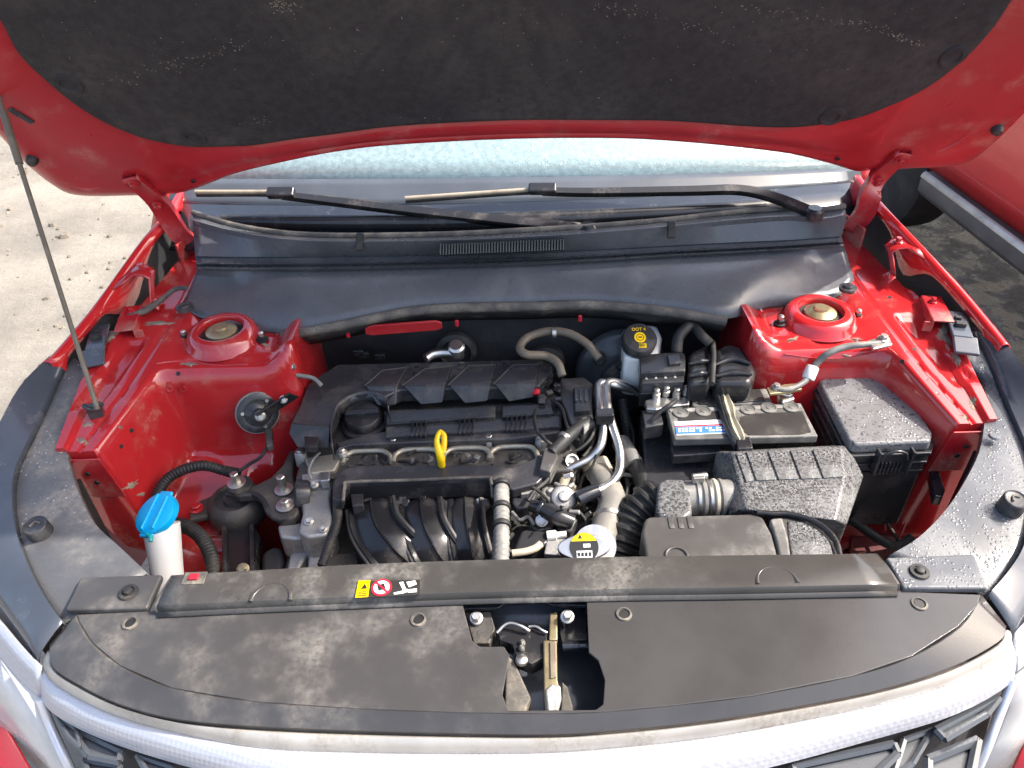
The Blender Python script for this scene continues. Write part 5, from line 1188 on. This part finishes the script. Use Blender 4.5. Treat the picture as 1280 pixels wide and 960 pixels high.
# quarter-round intake mouth with bright band
arcp = [(964, 643), (985, 644), (1010, 650), (1030, 662), (1043, 676), (1050, 694), (1050, 704), (985, 704), (978, 680)]
prism('intake_mouth', arcp, .866, .08, 'snorkel', ab, bevel=.008)
prism('mouth_face', [(984, 650), (1004, 652), (1024, 662), (1038, 676), (1044, 698), (990, 699), (986, 672)], .8685, .006, 'grey_wet_sheen', ab, bevel=.003)
prism('bright_band', [(962, 648), (978, 646), (986, 672), (990, 704), (976, 704), (970, 676)], .872, .05, 'lid_grey', ab, bevel=.004)
tube('mouth_rim', PX([(946, 640), (964, 642), (985, 642), (1012, 649), (1033, 662), (1046, 678), (1051, 700)], .872), .004, 'black_gloss', ab, n=4, seg=8)
hose('bellows_hose', [(772, 705, .76), (782, 672, .785), (794, 648, .80), (810, 630, .815), (826, 618, .825)], [.024, .026, .028, .028, .026], 'rubber', 'black ribbed bellows hose left of the air intake snorkel', 'hose', ring=(.014, .006), seg=28)

# ---- fuse box
fb = thing('fuse_box', 'black fuse box with rain-spotted lid, far right of the bay', 'fuse box', P(1090, 560, .62))
LP = PX([(1024, 476), (1030, 472), (1112, 468), (1119, 471), (1166, 540), (1163, 551), (1070, 555), (1062, 550)], .872)
lc = sum(LP, V()) / len(LP)
def lscale(k, z): return [V((lc.x + (p.x - lc.x) * k, lc.y + (p.y - lc.y) * k, z)) for p in LP]
vs, fs = prism_geo(LP, .020, .03); lid = raw('fuse_lid', vs, fs, 'fuse_wet_sheen', fb, bevel=.006, segs=3)
vs, fs = prism_geo(lscale(1.085, .8525), .007); raw('lid_rim', vs, fs, 'black', fb, bevel=.002)
vs, fs = prism_geo(lscale(1.03, .846), .17); raw('fuse_body', vs, fs, 'black', fb, bevel=.004)
vs, fs = prism_geo(lscale(1.075, .832), .006); raw('body_band', vs, fs, 'black', fb, bevel=.002)
vs, fs = prism_geo(lscale(1.065, .812), .005); raw('body_band', vs, fs, 'black', fb, bevel=.002)
fe = (LP[5] + LP[6]) / 2; fx = (LP[5] - LP[6]).normalized(); fn = V((fx.y, -fx.x, 0)); fn = fn if fn.y < 0 else -fn
q = Matrix((fx, -fn, V((0, 0, 1)))).transposed(); c = fe + fn * .011 + V((0, 0, -.036))
box('lid_latch', c, (.050, .006, .046), 'black', fb, rot=q, bevel=.002)
for k in (-1, 1): box('latch_cheek', c + fx * k * .027 + fn * .004 + V((0, 0, .008)), (.004, .014, .05), 'black', fb, rot=q, bevel=.001)
tube('latch_loop', [c + fx * x_ + fn * .007 + V((0, 0, z_)) for x_, z_ in ((-.022, .014), (-.016, .027), (0, .033), (.016, .027), (.022, .014))], .0026, 'black', fb, seg=8)
for k in range(6): box('latch_fin', c + fx * (-.016 + .0064 * k) + fn * .004 + V((0, 0, -.006)), (.0022, .004, .026), 'black', fb, rot=q, bevel=.0005)
box('lid_handle', P(1066, 466, .875), (.03, .012, .012), 'black', fb, bevel=.004)
prism('fuse_bracket', [(1160, 575), (1170, 574), (1182, 612), (1178, 622), (1168, 620)], .80, .02, 'trim', fb, bevel=.003)
# floor of the right corner: red sill with dark hose
o = prism('corner_shelf', [(1070, 600), (1180, 590), (1200, 640), (1150, 700), (1060, 706)], .64, .01, 'red_dull', car, bevel=.003); o['label'] = 'dull red shelf in the right front corner'
lathe('hole', [(.007, 0), (.006, .001)], P(1131, 660, .641), 'black_ink', o, seg=14)
hose('drain_hose', [(1064, 650, .70), (1090, 668, .70), (1110, 680, .695), (1124, 682, .70), (1140, 672, .71)], .008, 'rubber', 'black hose lying in the right front corner', 'hose', seg=12)
hose('thin_wire', [(1080, 610, .69), (1100, 640, .68), (1118, 668, .68), (1124, 680, .69)], .003, 'rubber', 'thin wire down to the right corner hose', 'wire', seg=8)

# ---- radiator cap
rc = thing('pressure_cap', 'silver radiator cap with yellow and black warning plate', 'pressure cap', P(740, 690, .82))
ax = V((0, -.55, .83)).normalized(); c = P(730, 684, .868); q = Matrix((V((1, 0, 0)), ax.cross(V((1, 0, 0))).normalized(), ax)).transposed()
lathe('filler_neck', [(.029, -.05), (.029, -.012), (.031, -.010), (.031, -.004)], P(744, 682, .852), 'alu', rc, axis=ax, seg=32)
ears = []
for i in range(40):
    t = 2 * math.pi * i / 40; r = .0225 + .011 * max(0, math.cos(t) ** 6 if abs(math.cos(t)) > .5 else 0)
    ears.append(c + q @ V((r * 1.12 * math.cos(t), r * .9 * math.sin(t), 0)))
vs, fs = prism_geo(ears, .010, axis=-ax); cp = raw('cap_plate', vs, fs, 'alu', rc, bevel=.002)
lathe('cap_label', [(.0205, 0), (.0205, .0012)], c, 'black_ink', cp, axis=ax, seg=32)
top = [c + q @ V((.020 * math.cos(t), .020 * math.sin(t), .0018)) for t in [R(25 + 130 * i / 12) for i in range(13)]]
vs, fs = prism_geo(top, .0008, axis=-ax); raw('yellow_field', vs, fs, 'yellow', cp)
tri = [c + q @ V((x, y, .0024)) for x, y in ((-.008, .012), (-.002, .012), (-.005, .018))]
vs, fs = prism_geo(tri, .0006, axis=-ax); raw('warning_triangle', vs, fs, 'black_ink', cp)
box('white_field', c + q @ V((0, -.010, .0014)), (.022, .010, .0008), 'white_paint', cp, rot=q, bevel=0)
for k in range(4): box('print_mark', c + q @ V((-.0078 + .0052 * k, -.010, .002)), (.0034, .0052, .0008), 'black_ink', cp, rot=q, bevel=0)
box('white_field', c + q @ V((.004, .002, .0014)), (.010, .005, .0008), 'white_paint', cp, rot=q, bevel=0)

# ================================================================ the other car on the right
nb = thing('neighbour_car', 'red car parked on the right, its side sill and black wheel showing', 'car', (2.4, 2.8, 0))
A0 = P(1166, 211, .36); B0_ = P(1290, 300, .36)
d = (B0_ - A0); d.z = 0; d.normalize(); nrm = V((d.y, -d.x, 0)); nrm = nrm if nrm.x < 0 else -nrm
O = P(1166, 214, .40)
def nc(s, out, z): return O + d * s + nrm * out + V((0, 0, z - O.z))
body_prof = [(.02, .40), (.035, .50), (.05, .60), (.03, .75), (.01, .85), (.04, .92), (.0, 1.0), (-.10, 1.06)]
rows = [[nc(s, o_ * .8 - .02, z) for o_, z in body_prof] for s in (-1.1, -.6, -.2, 0, .3, .8, 1.4, 2.2)]
grid('body_side', rows, 'red_far_lifted', nb, solid=.003, angle=40)
rows = [[nc(s, o_, z) for o_, z in ((-.02, .40), (.030, .395), (.04, .375), (.04, .325), (.02, .30), (-.05, .29))] for s in (.0, .3, .8, 1.4, 2.2)]
grid('sill_cladding', rows, 'sill_grey', nb, solid=.003, angle=30)
rows = [[nc(s, o_, z) for o_, z in ((.030, .402), (.042, .392), (.046, .382), (.040, .376))] for s in (.0, .8, 2.2)]
grid('sill_chrome', rows, 'silver_lip', nb, solid=.003)
wc = nc(-.36, -.09, .33)
lathe('tyre', [(.20, -.10), (.30, -.105), (.325, -.09), (.33, -.05), (.33, .05), (.325, .09), (.30, .105), (.20, .10)], wc, 'tyre', nb, axis=nrm, seg=48)
lathe('rim', [(.20, .07), (.20, .095), (.17, .08), (.05, .07), (.04, .09)], wc, 'alu', nb, axis=nrm, seg=32)
arch = [[wc + nrm * o_ + (d * math.cos(t) + V((0, 0, math.sin(t)))) * r for o_, r in ((-.1, .40), (.08, .40), (.10, .42), (.09, .46))] for t in [R(28 + 130 * i / 18) for i in range(19)]]
grid('arch_cladding', arch, 'sill_grey', nb, solid=.003)
rows = [[nc(s, o_, z) for o_, z in ((-.06, .27), (-.9, .27))] for s in (-1.0, 2.2)]
grid('underbody', rows, 'firewall', nb, solid=.01)
rows = [[nc(s, o_, z) for o_, z in ((-.10, 1.06), (-.35, 1.5), (-1.2, 1.5), (-1.5, 1.0), (-1.5, .25))] for s in (-.2, 2.0)]
grid('cabin', rows, 'trim', nb, solid=.01)

# ================================================================ small fittings
def clampring(px, py, z, r, ax, label):
    o = lathe('hose_clamp', [(r, -.004), (r + .0016, -.0035), (r + .0016, .0035), (r, .004)], P(px, py, z), 'steel', None, axis=ax, seg=22); tag(o, label, 'clamp')
clampring(760, 648, .80, .0225, (.1, .8, .1), 'steel clamp round the middle of the thick grey radiator hose')
clampring(692, 416, .915, .0082, (1, .1, 0), 'small clamp on top of the brown looped hose')
clampring(706, 548, .843, .0115, (.7, .7, .2), 'clamp on the short black hose below the connector tower')
def wire(pts, r, label, m='rubber'):
    o = tube('wire', PX(pts), r, m, None, seg=8); tag(o, label, 'wire')
wire([(672, 506, .84), (668, 522, .846), (672, 540, .845), (684, 552, .845), (696, 560, .84)], .0032, 'black wire hanging down at the right end of the coil rail')
wire([(690, 500, .85), (702, 510, .852), (708, 530, .85), (716, 545, .84), (730, 552, .82)], .003, 'black wire passing behind the connector tower tab')
wire([(742, 490, .85), (746, 520, .845), (740, 545, .835), (726, 560, .825), (712, 566, .82)], .0028, 'thin black wire between the connector tower and left silver pipe')
wire([(676, 570, .835), (690, 584, .83), (684, 600, .825), (670, 612, .825), (660, 626, .82)], .0035, 'black wire looping over the right end of the intake manifold')
wire([(640, 640, .80), (650, 650, .80), (660, 646, .805), (668, 656, .80)], .003, 'short grey wire right of the grey corrugated loom', 'loom_grey')
wire([(724, 640, .80), (732, 652, .79), (728, 668, .78), (716, 676, .78)], .003, 'black wire below the dark plug of the right silver pipe')
wire([(400, 566, .832), (392, 574, .835), (386, 588, .83), (390, 600, .825)], .0022, 'thin grey wire bent over the left end of the engine', 'loom_grey')
wire([(784, 520, .80), (792, 545, .79), (790, 575, .78)], .003, 'thin black wire right of the silver pipes')
wire([(640, 668, .79), (632, 680, .80), (640, 696, .79)], .0045, 'short black hose bend behind the cream hose')
wire([(606, 632, .79), (600, 660, .77), (606, 690, .76), (612, 706, .75)], .0045, 'black bent hose between last runner and grey loom')
wire([(846, 500, .875), (838, 506, .88), (826, 514, .872), (815, 525, .86)], .004, 'black lead bent over the positive battery clamp')
